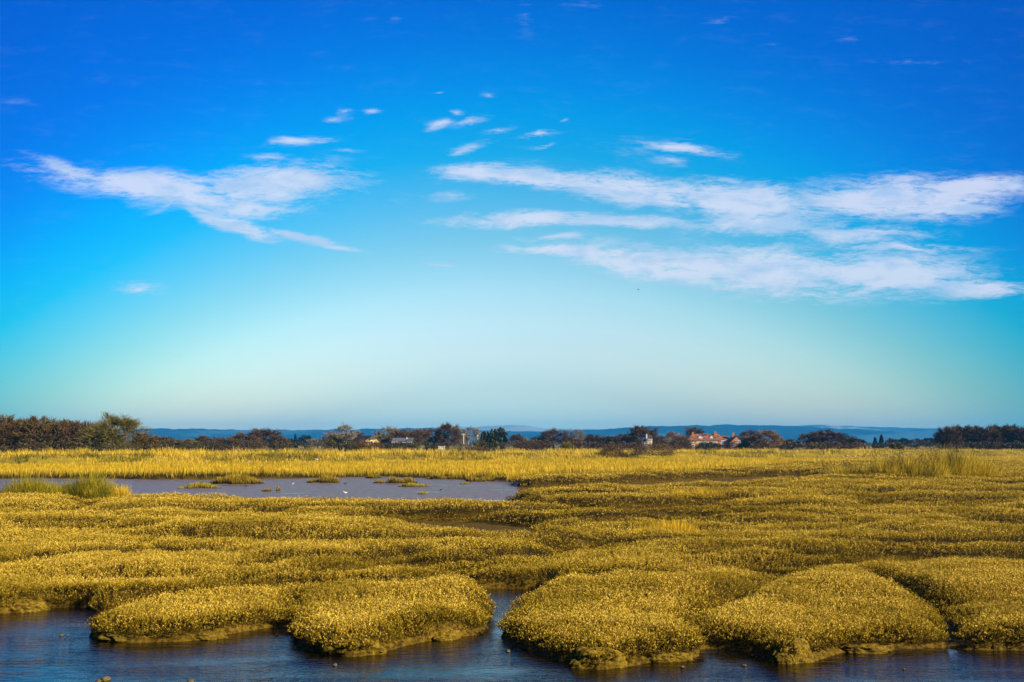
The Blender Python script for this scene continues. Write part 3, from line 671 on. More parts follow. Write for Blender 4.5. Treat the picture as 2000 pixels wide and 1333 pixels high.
# ------------------------------------------------------------------ bare trees
def tree_meshes(seed, wide=.55, base=.18, lean=0.0, n_limb=8, n_br=70, n_tw=1500, tw=.055, twl=.075, open_=0.0, leafy=0, cone=False, lw=.10, shrub=False):
    """unit tree, 1 m tall and 2*wide across: trunk with limbs, and a crown of fine branches and twigs (or leaf sprays)"""
    rn = np.random.default_rng(seed); rr = random.Random(seed)
    def env(v, rad):                                 # direction on the crown dome -> point
        if cone:
            t = rn.random(); a = rn.random() * 6.283; q = wide * (1 - t) ** .8 * rad
            return np.array([math.cos(a) * q, math.sin(a) * q, base + (1 - base) * t])
        c = np.array([lean, 0, base + (1 - base) * (.34 if shrub else .42)])
        p = c + np.array([v[0] * wide, v[1] * wide, v[2] * (1 - c[2]) if v[2] > 0 else v[2] * (c[2] - base)]) * rad
        if shrub and v[2] < 0: p[:2] = c[:2] + (p[:2] - c[:2]) * min(1.6, .92 / math.sqrt(max(.05, 1 - v[2] ** 2)))
        return p
    lobes = [(rn.normal(0, 1, 3), rn.uniform(-.12, .08)) for _ in range(9)]; lobes = [(l / np.linalg.norm(l), a) for l, a in lobes]
    def dirv(up=.0):
        v = rn.normal(0, 1, 3); v[2] = v[2] + up; return v / np.linalg.norm(v)
    def bulge(v): return 1 + sum(a * max(0, float(v @ l)) ** 4 for l, a in lobes)
    mb = MB(); th = base + .12
    nodes = []
    if cone: mb.tube([(0, 0, -.02), (0, 0, .5), (0, 0, .97)], [.025, .015, .003], 6)
    else:
        nst = 4 if shrub else 1
        for s in range(nst):
            o = np.array([rr.gauss(0, .08), rr.gauss(0, .08), 0]) * (1 if shrub else 0); top = np.array([lean * .5 + rr.gauss(0, .02), rr.gauss(0, .02), th]) + o
            mb.tube([o + [0, 0, -.03], o * .8 + [lean * .1, 0, th * .5], top], [.034, .027, .022] if not shrub else [.018, .015, .012], 6)
            for i in range(max(2, n_limb // nst)):
                v = dirv(.55); e = env(v, .58 * bulge(v)); mid = top * .5 + e * .5 + np.array([rr.gauss(0, .03), rr.gauss(0, .03), .03])
                mb.tube([top, mid, e], [.016, .011, .006], 5)
                for t in (.35, .6, .8, 1): nodes.append(top * (1 - t) ** 2 + 2 * mid * t * (1 - t) + e * t * t)
    crown = MB(); tips = []
    if not cone:
        nd = np.array(nodes)
        for i in range(n_br):
            v = dirv(.25); e = env(v, rn.uniform(.62, .97) * bulge(v)); j = np.argmin(np.linalg.norm(nd - e, axis=1) + rn.random(len(nd)) * .08); s = nd[j]
            mid = s * .5 + e * .5 + rn.normal(0, .035, 3) + [0, 0, .02]
            mb.tube([s, mid, e], [.007, .005, .0025], 4)
            for t in np.linspace(.25, 1, 6): tips.append(s * (1 - t) ** 2 + 2 * mid * t * (1 - t) + e * t * t)
        tips = np.array(tips)
    N = n_tw
    if cone: P = np.array([env(None, rn.uniform(.3, 1)) for _ in range(N)])
    else: P = tips[rn.integers(0, len(tips), N)] + rn.normal(0, .012 + .012 * leafy, (N, 3))
    c = np.array([lean, 0, base + (1 - base) * .35]); out = P - c; out /= np.linalg.norm(out, axis=1, keepdims=True) + 1e-6
    if cone: out = np.stack([P[:, 0], P[:, 1], -.02 * np.ones(N)], 1); out /= np.linalg.norm(out, axis=1, keepdims=True)
    d = out * .8 + rn.normal(0, .55, (N, 3)) + [0, 0, .25]; d /= np.linalg.norm(d, axis=1, keepdims=True)
    L = (twl * rn.uniform(.5, 1.3, N))[:, None]
    Q = []
    if leafy:
        w = np.cross(d, rn.normal(0, 1, (N, 3))); w /= np.linalg.norm(w, axis=1, keepdims=True); ww = L * lw * 5
        Q.append(np.stack([P, P + d * L * .5 + w * ww, P + d * L, P + d * L * .5 - w * ww], 1))
    else:
        for k in range(3):                           # each twig forks into three slivers
            dk = d + rn.normal(0, .38, (N, 3)); dk /= np.linalg.norm(dk, axis=1, keepdims=True)
            w = np.cross(dk, rn.normal(0, 1, (N, 3))); w /= np.linalg.norm(w, axis=1, keepdims=True); ww = L * tw * .5
            s = P + d * L * .25 * k
            Q.append(np.stack([s - w * ww, s + w * ww, s + dk * L + w * ww * .3, s + dk * L - w * ww * .3], 1))
    V = np.concatenate(Q); V[..., 2] = np.maximum(V[..., 2], .0)
    return mb.mesh('trunk'), quads_mesh('crown', V, rn.random(len(V)))
KINDS = {
    'dome':   dict(wide=.52, base=.12, n_br=110, n_tw=2600, tw=.10, twl=.10),
    'dense':  dict(wide=.52, base=.04, n_br=120, n_tw=3000, tw=.12, twl=.11, shrub=True, n_limb=10),
    'open':   dict(wide=.42, base=.30, n_br=54, n_tw=650, tw=.10, twl=.085, n_limb=7),
    'airy':   dict(wide=.46, base=.22, n_br=90, n_tw=1300, tw=.085, twl=.10, n_limb=9),
    'thin':   dict(wide=.34, base=.20, n_br=70, n_tw=750, tw=.075, twl=.12, n_limb=8),
    'ever':   dict(wide=.50, base=.08, n_br=90, n_tw=3800, twl=.075, leafy=1, lw=.10),
    'cone':   dict(wide=.30, base=.04, n_tw=2600, twl=.10, leafy=1, cone=True, lw=.07),
    'bush':   dict(wide=.62, base=.02, n_br=70, n_tw=3000, twl=.11, leafy=1, lw=.05, shrub=True, n_limb=8),
    'hawth':  dict(wide=.66, base=.05, n_br=190, n_tw=5200, tw=.075, twl=.085, n_limb=14, shrub=True, lean=.05),
}
PROTO = {}
def proto(kind, i):
    if (kind, i) not in PROTO: PROTO[(kind, i)] = tree_meshes(100 * (sorted(KINDS).index(kind) + 1) + i, **KINDS[kind])
    return PROTO[(kind, i)]
_cnt = {}
def tree(cx, top, w, D, kind, mat, label, bark='bark', name=None, cat='tree', group='trees along the skyline', var=None, zb=.5, foot=None):
    _cnt[kind] = _cnt.get(kind, 0) + 1; i = (var if var is not None else _cnt[kind]) % 3
    tm, cm = proto(kind, i); p = at(cx, top, D); zb = zb if foot is None else at(cx, foot, D)[2]
    h = p[2] - zb; root = empty(name or {'ever': 'evergreen_tree', 'cone': 'conifer', 'bush': 'bush'}.get(kind, 'bare_tree'), (p[0], D, zb), random.uniform(-3, 3))
    k = w * D / F / (2 * KINDS[kind]['wide']) * (1.0 if kind in ('cone', 'ever') else 1.25); root.scale = (k, k, h * .99)
    tag(root, label, cat, group)
    for nm, me, mt in (('trunk', tm, bark), ('crown', cm, mat)):
        o = bpy.data.objects.new(nm, me); COL.objects.link(o); o.parent = root
        if not me.materials: me.materials.append(M[mt])
        o.material_slots[0].link = 'OBJECT'; o.material_slots[0].material = M[mt]
    return root
WOODL = 'trees of the brown wood at the left edge'; WOODR = 'trees of the dark wood at the right edge'
lw = 'bare brown tree in the dense wood left of the big spreading hawthorn'
for i, (cx, top, w) in enumerate([(-95, 818, 85), (-60, 817, 80), (-28, 819, 75), (2, 815, 80), (30, 818, 75), (58, 817, 78), (86, 817, 80), (112, 819, 75), (138, 823, 70), (163, 826, 66), (188, 825, 60)]):
    tree(cx, top, w, 196 + 9 * (i % 3), 'dense', ['tw_brown', 'tw_purple', 'tw_brown', 'tw_olive'][i % 4] if i % 4 != 3 else 'tw_brown', lw, group=WOODL)
tree(240, 806, 122, 186, 'hawth', 'tw_olive', 'big spreading hawthorn with an open twiggy top, at the right end of the brown wood', var=0)
T = [
    (203, 838, 60, 184, 'dense', 'tw_olive', 'low olive thicket at the left foot of the big hawthorn'),
    (283, 848, 50, 184, 'dense', 'tw_brown', 'low brown thicket at the right foot of the big hawthorn'),
    (318, 852, 60, 300, 'dense', 'tw_brown', 'first low round brown tree right of the big hawthorn, below the blue hill'),
    (360, 857, 60, 300, 'dense', 'tw_olive', 'low olive tree between two rounder ones right of the hawthorn'),
    (405, 853, 60, 320, 'dense', 'tw_brown', 'low round brown tree midway between the hawthorn and the reddish dome'),
    (445, 855, 50, 320, 'dense', 'tw_brown', 'low brown tree just left of the reddish pair'),
    (478, 845, 62, 380, 'dense', 'tw_red', 'lower, left one of the reddish-brown pair of domed trees'),
    (517, 836, 70, 390, 'dome', 'tw_purple', 'taller domed reddish-brown tree with fine twigs, left of the dark evergreens'),
    (548, 853, 40, 420, 'dense', 'tw_brown', 'low brown tree beside the tall domed reddish one'),
    (577, 849, 9, 620, 'cone', 'everblue', 'slim dark conifer at the left of the far evergreens'),
    (596, 851, 34, 620, 'ever', 'everblue', 'dark blue-green evergreen far off, left of the crooked oak'),
    (566, 856, 24, 620, 'ever', 'everblue', 'small dark evergreen behind the slim conifer'),
    (622, 856, 44, 460, 'airy', 'tw_grey', 'low grey bare tree left of the crooked oak'),
    (654, 843, 50, 420, 'airy', 'tw_grey', 'grey bare tree leaning against the crooked oak'),
    (676, 826, 42, 340, 'open', 'tw_grey', 'crooked open-crowned oak with twisted bare limbs, left of the yellow house'),
    (667, 846, 60, 345, 'dense', 'tw_olive', 'low scrubby tree round the foot of the crooked oak'),
    (698, 844, 34, 600, 'dome', 'tw_purple', 'small purple bare tree between the crooked oak and the yellow house'),
    (757, 834, 40, 450, 'thin', 'tw_grey', 'pale thin-twigged tree rising behind the yellow house'),
    (748, 848, 50, 440, 'dense', 'tw_olive', 'olive scrub tree right behind the yellow house'),
    (785, 839, 50, 430, 'dome', 'tw_red', 'left one of two reddish-brown trees above the white bungalow'),
    (812, 837, 56, 430, 'dome', 'tw_red', 'right one of two reddish-brown trees above the white bungalow'),
    (843, 836, 54, 440, 'airy', 'tw_purple', 'dark open bare tree between the reddish trees and the tall dome'),
    (850, 851, 40, 400, 'bush', 'ever', 'ivy-green tree below the dark open bare tree'),
    (876, 827, 44, 400, 'dome', 'tw_purple', 'tall narrow-domed purple-brown tree left of the pale utility pole'),
    (914, 833, 46, 420, 'open', 'tw_grey', 'grey open-branched tree behind the pale utility pole'),
    (898, 848, 36, 440, 'airy', 'tw_grey', 'low grey tree between the tall dome and the utility pole'),
    (945, 843, 22, 360, 'cone', 'evergold', 'olive cone-shaped conifer left of the dark green evergreen'),
    (931, 857, 12, 350, 'bush', 'lime', 'small bright yellow-green bush left of the olive conifer'),
    (963, 837, 30, 350, 'ever', 'ever', 'left half of the dark green evergreen pair'),
    (977, 836, 32, 352, 'ever', 'ever', 'right, taller half of the dark green evergreen pair'),
    (1010, 848, 32, 460, 'dome', 'tw_purple', 'purple-brown tree right of the dark green evergreens, against the far hill'),
    (1030, 860, 44, 420, 'dense', 'tw_brown', 'low brown tree filling the dip right of the evergreens'),
    (1081, 837, 56, 430, 'airy', 'tw_purple', 'broad dark bare tree, the first big crown right of the dip'),
    (1056, 853, 40, 430, 'dense', 'tw_brown', 'low brown tree leaning on the left of the broad dark crown'),
    (1125, 838, 27, 450, 'thin', 'tw_grey', 'pale thin-crowned tree right of the broad dark crown'),
    (1117, 854, 40, 430, 'dense', 'tw_brown', 'low brown tree under the pale thin-crowned tree'),
    (1150, 850, 52, 460, 'dense', 'tw_purple', 'low purple-brown tree in the even stretch right of the pale thin tree'),
    (1183, 851, 50, 460, 'dense', 'tw_brown', 'low brown tree behind the dark bramble on the bank'),
    (1220, 848, 56, 460, 'dense', 'tw_purple', 'low dark tree left of the big round crown by the cream cottage'),
    (1256, 834, 60, 440, 'dense', 'tw_purple', 'big round dark crown standing behind the cream cottage'),
    (1284, 851, 44, 450, 'airy', 'tw_purple', 'thin dark tree right of the cream cottage'),
    (1311, 840, 20, 460, 'thin', 'tw_grey', 'slender pale tree left of the brick terrace'),
    (1297, 855, 30, 450, 'airy', 'tw_grey', 'low grey tree beside the slender pale one'),
    (1357, 833, 44, 560, 'dome', 'tw_brown', 'dark domed tree rising behind the terrace roof'),
    (1464, 839, 40, 470, 'airy', 'tw_purple', 'purple open-crowned tree just right of the brick gable'),
    (1470, 850, 40, 430, 'dense', 'tw_orange', 'low tan tree right beside the brick gable'),
    (1498, 840, 48, 425, 'dome', 'tw_orange', 'round orange-brown tree right of the terrace, above a small brick gable'),
    (1574, 846, 30, 470, 'airy', 'tw_purple', 'thin purple tree left of the big dark dome'),
    (1614, 839, 72, 430, 'dense', 'tw_purple', 'big dark purple-brown dome, largest crown between the terrace and the walker'),
    (1650, 853, 48, 430, 'dense', 'tw_purple', 'lower purple shoulder tree right of the big dark dome'),
    (1535, 857, 50, 440, 'dense', 'tw_olive', 'low olive tree right of the orange-brown tree'),
    (1595, 862, 40, 400, 'bush', 'tw_olive', 'low green-olive bush below the big dark dome'),
    (1676, 857, 34, 640, 'ever', 'everblue', 'dark round evergreen behind the walker'),
    (1709, 855, 11, 620, 'cone', 'everblue', 'shorter blunt one of two dark conifers right of the walker'),
    (1721, 850, 12, 620, 'cone', 'everblue', 'taller pointed one of two dark conifers right of the walker'),
    (1716, 864, 30, 620, 'ever', 'everblue', 'low dark evergreen under the two conifers'),
    (1742, 856, 26, 560, 'dense', 'tw_brown', 'brown bare tree right of the two conifers'),
    (1765, 856, 30, 640, 'ever', 'everblue', 'far dark evergreen right of the brown tree'),
    (1789, 857, 28, 560, 'dome', 'tw_purple', 'small purple bare tree between two far evergreens'),
    (1815, 855, 36, 640, 'ever', 'everblue', 'far dark evergreen next to the right-hand wood'),
    (1748, 864, 30, 330, 'bush', 'tw_olive', 'olive-yellow bush on the bank right of the conifers'),
]
for (cx, top, w, D, kind, mat, lab) in T:
    tree(cx, top, w, D, kind, mat, lab, 'bark_pale' if mat == 'tw_grey' else 'bark', group='trees along the skyline')
rw = 'bare dark purple tree in the dense wood at the right edge'
for i, (cx, top, w) in enumerate([(1852, 836, 46), (1876, 829, 52), (1902, 832, 48), (1926, 837, 44), (1950, 828, 56), (1975, 830, 52), (2000, 836, 48), (2028, 833, 55), (2060, 831, 55), (2095, 833, 60)]):
    tree(cx, top, w, 345 + 8 * (i % 3), 'dense', ['tw_purple', 'tw_brown', 'tw_purple'][i % 3], rw, group=WOODR)
# bushes on and behind the bank
B = [
    (1196, 869, 894, 50, 172, 'bush', 'bramble', 'dark brown bramble bush standing out on the bank, left of the wider one'),
    (1272, 868, 890, 84, 172, 'bush', 'bramble', 'wide low bramble bush on the bank below the cream cottage'),
    (1331, 853, 879, 42, 400, 'bush', 'bramble', 'dark ivy-covered bush hiding the left end of the terrace'),
    (712, 862, 890, 52, 178, 'bush', 'bramble', 'dark bush on the bank in front of the yellow house'),
    (734, 866, 885, 34, 260, 'bush', 'bramble', 'small dark bush below the yellow gable'),
    (1488, 862, 880, 34, 380, 'bush', 'bramble', 'dark bush right of the brick gable'),
    (1385, 866, 880, 56, 430, 'bush', 'hedge', 'green garden shrub in front of the middle of the terrace'),
    (1450, 869, 880, 24, 430, 'bush', 'hedge', 'small green shrub at the foot of the brick gable'),
    (250, 868, 885, 60, 160, 'bush', 'hedge', 'grey-green scrub in front of the big hawthorn'),
    (925, 872, 892, 80, 168, 'bush', 'bramble', 'low straggling bramble along the bank below the evergreens'),
    (1110, 866, 886, 30, 240, 'bush', 'tw_olive', 'olive scrub on the bank left of the dark bramble'),
    (776, 865.5, 880, 34, 335, 'bush', 'hedge', 'scrubby bush hiding the left wall of the white bungalow'),
    (799, 866, 880, 30, 335, 'bush', 'hedge', 'scrubby bush hiding the right wall of the white bungalow'),
    (1650, 905, 930, 36, 96, 'bush', 'hedge', 'dark green scrub inside the low grass clump on the marsh'),
]
def mound_bush(cx, top, foot, w, D, mat, label):
    p = at(cx, foot, D); hh = at(cx, top, D)[2] - p[2]; hw = w * D / F / 2; n = int(min(9000, 900 + 900 * hw * hh))
    v = rng.normal(0, 1, (n, 3)); v[:, 2] = np.abs(v[:, 2]); v /= np.linalg.norm(v, axis=1, keepdims=True)
    a = np.arctan2(v[:, 1], v[:, 0]); lob = 1 + .35 * fbm(a * 1.6 + cx, v[:, 2] * 2.2, 3, int(cx)) + .12 * rng.normal(0, 1, n)
    P = v * lob[:, None] * (rng.uniform(.55, 1, n) ** .5)[:, None] * [hw, min(hw * .8, 3.0), hh]
    d = v + rng.normal(0, .7, (n, 3)); d /= np.linalg.norm(d, axis=1, keepdims=True)
    q = np.cross(d, rng.normal(0, 1, (n, 3))); q /= np.linalg.norm(q, axis=1, keepdims=True); L = (rng.uniform(.5, 1.3, n) * .0011 * D)[:, None]
    V = np.stack([P, P + d * L * .5 + q * L * .2, P + d * L, P + d * L * .5 - q * L * .2], 1)
    o = link('bush', quads_mesh('bush', V, rng.random(n)), M[mat]); o.location = p; tag(o, label, 'bush', 'bushes on the bank')
for (cx, top, foot, w, D, kind, mat, lab) in B:
    if kind == 'bush': mound_bush(cx, top, foot, w, D, mat, lab)
    else: tree(cx, top, w, D, kind, mat, lab, cat='bush', group='bushes on the bank', foot=foot)
# long field hedges behind the bank
def hedge(px0, px1, D, top, label, mat='hedge', depth=4.0):
    x0, x1 = at(px0, HZ, D)[0], at(px1, HZ, D)[0]; L = x1 - x0; h0 = at(0, top, D)[2] - .4
    n = int(L * 95); x = rng.random(n) * L + x0; hh = h0 * (1 + .45 * fbm(x / 5, x * 0 + D, 3, 7) + .18 * fbm(x / 1.3, x * 0 + D, 2, 8)); k = hh > .6; x, hh = x[k], hh[k]; n = len(x)
    t = rng.random(n); z = hh * (1 - .9 * t ** 1.6); y = D + rng.uniform(-.5, .5, n) * depth * np.sqrt(np.clip(1.05 - (z / hh) ** 2, 0, 1))
    d = rng.normal(0, 1, (n, 3)); d[:, 2] = np.abs(d[:, 2]) + .3; d /= np.linalg.norm(d, axis=1, keepdims=True)
    w = np.cross(d, rng.normal(0, 1, (n, 3))); w /= np.linalg.norm(w, axis=1, keepdims=True)
    P = np.stack([x, y, z + .4], 1); s = rng.uniform(.22, .5, n)[:, None]
    V = np.stack([P, P + d * s * .5 + w * s * .22, P + d * s, P + d * s * .5 - w * s * .22], 1)
    o = link('hedge', quads_mesh('hedge', V, rng.random(n)), M[mat]); tag(o, label, 'hedge')
hedge(-60, 320, 176, 868, 'brown-green hedge along the foot of the left-hand wood')
hedge(300, 720, 262, 865, 'ragged green-brown hedge behind the bank between the hawthorn and the yellow house')
hedge(745, 1000, 300, 866, 'hedge behind the bank between the yellow house and the dark evergreens')
hedge(985, 1310, 300, 864, 'tall brown hedge behind the bank left of the terrace', 'bramble')
hedge(1462, 1700, 330, 866, 'dark hedge behind the bank between the terrace and the walker', 'bramble')
hedge(1690, 2120, 335, 867.5, 'low olive hedge behind the bank right of the walker')

# ------------------------------------------------------------------ buildings
M['brick'] = plain('red_brick', (.46, .17, .05), (.60, .24, .07), 2.5, .85)
M['tile'] = plain('clay_tile', (.10, .042, .02), (.36, .14, .045), .8, .8, bump=.3)
M['darktile'] = plain('dark_tile', (.045, .03, .022), (.085, .055, .035), 1.5, .8, bump=.3)
M['slate'] = plain('grey_slate', (.10, .10, .11), (.15, .15, .16), 1.5, .6)
M['sandbrick'] = plain('yellow_sand_brick', (.55, .34, .09), (.66, .43, .13), 2, .85)
M['cream'] = plain('cream_render', (.72, .60, .36), (.80, .69, .44), 1, .8)
M['white'] = plain('white_paint', (.78, .77, .73), (.84, .83, .80), 1, .5)
M['glass'] = plain('window_glass', (.02, .025, .03), (.03, .035, .04), 1, .1, .6)
M['brown'] = plain('dark_timber', (.05, .03, .02), (.09, .055, .03), 2, .7)
def block(root, x0, x1, y0, y1, ze, zr, axis, wall, roof, over=.35, hip0=0.0, hip1=0.0):
    """walls with a pitched roof; axis 'x': the ridge runs across the view, 'y': a gable faces the viewer"""
    mb = MB(); xm, ym = (x0 + x1) / 2, (y0 + y1) / 2; e = .02
    mb.box(x0, x1, y0, y1, -.3, ze)
    if axis == 'y':
        for y in (y0, y1 - .25): mb.add([(x0, y, ze - e), (x1, y, ze - e), (xm, y, zr - .1), (x0, y + .25, ze - e), (x1, y + .25, ze - e), (xm, y + .25, zr - .1)], [(0, 1, 2), (5, 4, 3), (0, 2, 5, 3), (1, 4, 5, 2)])
    elif not hip0 and not hip1:
        for x in (x0, x1 - .25): mb.add([(x, y0, ze - e), (x, y1, ze - e), (x, ym, zr - .1), (x + .25, y0, ze - e), (x + .25, y1, ze - e), (x + .25, ym, zr - .1)], [(0, 2, 1), (3, 4, 5), (0, 3, 5, 2), (1, 2, 5, 4)])
    mb.build('wall', M[wall], root)
    r = MB(); th = .18
    if axis == 'x':
        A = [(x0 - over, y0 - over, ze - .1), (x1 + over, y0 - over, ze - .1), (x1 + over, y1 + over, ze - .1), (x0 - over, y1 + over, ze - .1), (x0 - over * (hip0 == 0) + hip0, ym, zr), (x1 + over * (hip1 == 0) - hip1, ym, zr)]
        f = [(0, 1, 5, 4), (2, 3, 4, 5), (1, 2, 5), (3, 0, 4)]
    else:
        A = [(x0 - over, y0 - over, ze - .15), (x1 + over, y0 - over, ze - .15), (x1 + over, y1 + over, ze - .15), (x0 - over, y1 + over, ze - .15), (xm, y0 - over + hip0, zr), (xm, y1 + over - hip1, zr)]
        f = [(0, 4, 5, 3), (1, 2, 5, 4)]
    n = len(A); up = [(a, b, c + th) for a, b, c in A]
    if axis == 'x' : fs = [tuple(i + n for i in q) for q in f] + [tuple(reversed(q)) for q in f] + [(0, 1, n + 1, n), (1, 2, n + 2, n + 1), (2, 3, n + 3, n + 2), (3, 0, n, n + 3)]
    else: fs = [tuple(i + n for i in q) for q in f] + [tuple(reversed(q)) for q in f] + [(0, n, n + 4, 4), (4, n + 4, n + 1, 1), (3, 5, n + 5, n + 3), (5, 2, n + 2, n + 5), (0, 3, n + 3, n), (1, n + 1, n + 2, 2)]
    r.add(A + up, fs); return r.build('roof', M[roof], root)
def chimney(roof, x, y, z0, z1, w=.9, mat='brick', pots=2):
    mb = MB(); mb.box(x - w / 2, x + w / 2, y - w / 2, y + w / 2, z0, z1 - .35); mb.box(x - w * .6, x + w * .6, y - w * .6, y + w * .6, z1 - .35, z1 - .12)
    for k in range(pots): px = x + (k - (pots - 1) / 2) * w * .5; mb.tube([(px, y, z1 - .12), (px, y, z1 + .25)], [.13, .11], 8)
    return mb.build('chimney', M[mat], roof)
def window(root, x, z, w, h, yf, cols=3, frame='white'):
    mb = MB(); t = .20; y0, y1 = yf - .10, yf + .06
    mb.box(x - w / 2, x + w / 2, y0, y1, z - h / 2, z - h / 2 + t); mb.box(x - w / 2, x + w / 2, y0, y1, z + h / 2 - t, z + h / 2)
    for k in range(cols + 1):
        cx = x - w / 2 + t / 2 + (w - t) * k / cols; mb.box(cx - t / 2, cx + t / 2, y0 + .01, y1 - .01, z - h / 2 + t, z + h / 2 - t)
    o = mb.build('window', M[frame], root); g = MB(); g.box(x - w / 2 + t, x + w / 2 - t, yf - .04, yf + .02, z - h / 2 + t, z + h / 2 - t); g.build('pane', M['glass'], o); return o
# brick terrace
D = 480; s = D / F
def tx(px): return (px - 1385) * s
def tz(py): return H + (HZ - py) * s - .5
r = empty('brick_terrace', (at(1385, HZ, D)[0], D, .5)); tag(r, 'long red brick terrace with tiled roofs, white windows and four chimneys', 'house')
rf = block(r, tx(1344), tx(1407), 0, 8, tz(861), tz(848.6), 'x', 'brick', 'tile', hip0=2.6); chimney(rf, tx(1356), 3.6, tz(853), tz(845)); chimney(rf, tx(1400), 3.6, tz(853), tz(843.5), 1.1)
mb = MB(); q = math.atan2(tz(848.6) - tz(861), 4.35)
for (px, wpx, t0, t1) in ((1378.5, 10, .74, .9),):
    za, zb = tz(861) + (tz(848.6) - tz(861)) * t0, tz(861) + (tz(848.6) - tz(861)) * t1
    mb.add([(tx(px - wpx / 2), 4.35 * t0 - .35 - .06, za + .24), (tx(px + wpx / 2), 4.35 * t0 - .35 - .06, za + .24), (tx(px + wpx / 2), 4.35 * t1 - .35 - .06, zb + .24), (tx(px - wpx / 2), 4.35 * t1 - .35 - .06, zb + .24)], [(0, 1, 2, 3)])
o = mb.build('rooflight', M['glass'], rf)
for px, a in ((1369, 1.0), (1390.5, .8)):                          # little gabled dormers
    mb = MB(); zz = tz(857.5); mb.box(tx(px) - a, tx(px) + a, 1.0, 2.6, zz - .5, zz + .5); mb.add([(tx(px) - a - .1, .9, zz + .5), (tx(px) + a + .1, .9, zz + .5), (tx(px), .9, zz + 1.35), (tx(px) - a - .1, 3.2, zz + .5), (tx(px) + a + .1, 3.2, zz + .5), (tx(px), 3.2, zz + 1.35)], [(0, 1, 2), (0, 2, 5, 3), (1, 4, 5, 2)])
    mb.build('dormer', M['white'], rf)
for px, w, c in ((1351.5, 2.0, 2), (1366.5, 1.9, 3), (1378, 1.5, 2), (1386.5, 1.5, 2), (1396, 2.0, 3)): window(r, tx(px), tz(862.8), w, 1.15, 0, c)
for px in (1352, 1372, 1388): window(r, tx(px), tz(870.5), 2.2, 1.3, 0, 3)
mb = MB(); mb.box(tx(1360.5), tx(1401), -.06, .05, tz(866.5), tz(861.8)); mb.build('render_band', M['cream'], r)
rf = block(r, tx(1407) + .05, tx(1426), .6, 7.4, tz(861), tz(852.6), 'x', 'brick', 'tile', over=.0)
window(r, tx(1411.5), tz(862.8), 2.6, 1.25, .6, 4); window(r, tx(1413), tz(871), 2.4, 1.1, .6, 4)
mb = MB(); mb.box(tx(1406), tx(1419), -.5, .5, tz(868.2), tz(867.2)); mb.build('porch_roof', M['white'], r)
rf = block(r, tx(1423), tx(1452.5), -2.2, 7, tz(866.5), tz(851.8), 'y', 'brick', 'tile', over=.25); chimney(rf, tx(1433), 1.2, tz(856), tz(846), 1.0)
window(r, tx(1438.5), tz(862.8), 2.6, 1.25, -2.2, 4); window(r, tx(1430), tz(871), 1.8, 1.1, -2.2, 3)
rf = block(r, tx(1309), tx(1344) - .05, 1.0, 7.0, tz(861.5), tz(853), 'x', 'brick', 'tile', over=.0); chimney(rf, tx(1328), 3.4, tz(857), tz(847)); 
for px in (1310.8, 1313.6): window(r, tx(px), tz(864), .62, 1.1, 1.0, 1)
# yellow house with a half-hipped gable
D = 330; s = D / F
r = empty('yellow_house', (at(727, HZ, D)[0], D, .5), R(38)); tag(r, 'yellow sand-brick house with dark half-hipped roof and a white window', 'house')
zr, ze = H + (HZ - 852.5) * s - .5, H + (HZ - 862) * s - .5
block(r, -2.7, 2.7, 0, 9, ze, zr, 'y', 'sandbrick', 'darktile', hip0=.3)
mb = MB(); mb.add([(-1.62, -.46, (ze + zr) / 2 - .12), (1.62, -.46, (ze + zr) / 2 - .12), (0, -.09, zr + .17), (0, .35, zr - .05), (-1.2, -.1, (ze + zr) / 2), (1.2, -.1, (ze + zr) / 2)], [(0, 1, 2), (0, 4, 5, 1), (1, 5, 3, 2), (0, 2, 3, 4)]); mb.build('hip', M['darktile'], r)
window(r, -.3, ze - .55, 1.1, 1.3, 0, 1); window(r, 1.0, ze - 2.2, 1.0, 1.1, 0, 2)
# low white bungalow
D = 360; s = D / F
r = empty('white_bungalow', (at(785, HZ, D)[0], D, .5)); tag(r, 'low white bungalow with grey roof and two pale chimneys, half hidden by scrub', 'house')
bx = lambda px: (px - 785) * s
bz = lambda py: H + (HZ - py) * s - .5
rf = block(r, bx(767), bx(804), 0, 6, bz(864.3), bz(856.5), 'x', 'white', 'slate', over=.3)
chimney(rf, bx(766), 2.8, bz(864), bz(858), .7, 'cream', 0); chimney(rf, bx(793), 2.4, bz(862), bz(855.5), .45, 'cream', 1)
mb = MB(); mb.box(bx(765), bx(806), -.45, -.33, bz(864.8), bz(863.6)); mb.build('fascia', M['white'], r)
window(r, bx(780), bz(868), 1.5, 1.1, 0, 2); window(r, bx(795), bz(868), 1.5, 1.1, 0, 2)
# pale shed
r = empty('pale_shed', (at(862, HZ, 300)[0], 300, .5)); tag(r, 'small low pale shed with a brown roof, below the tall domed tree', 'shed')
block(r, -.95, .95, 0, 2.5, at(0, 870.2, 300)[2] - .5, at(0, 867.5, 300)[2] - .5, 'x', 'cream', 'brown', over=.15)
# cream cottage
D = 420; s = D / F
r = empty('cream_cottage', (at(1264, HZ, D)[0], D, .5)); tag(r, 'cream cottage with a tall chimney, half hidden in trees left of the terrace', 'house')
bx = lambda px: (px - 1264) * s
bz = lambda py: H + (HZ - py) * s - .5
rf = block(r, bx(1264.5), bx(1274), 0, 5, bz(858.5), bz(850.5), 'x', 'cream', 'darktile', over=.25)
chimney(rf, bx(1263.3), .4, bz(868), bz(849), .55, 'cream', 1)
mb = MB(); mb.box(bx(1264.8), bx(1274.5), -.42, -.3, bz(859), bz(858)); mb.build('fascia', M['white'], r)
block(r, bx(1257), bx(1263) , -.6, 3, bz(864.5), bz(861.3), 'x', 'white', 'darktile', over=.1); window(r, bx(1269), bz(862), 1.1, .9, 0, 2)
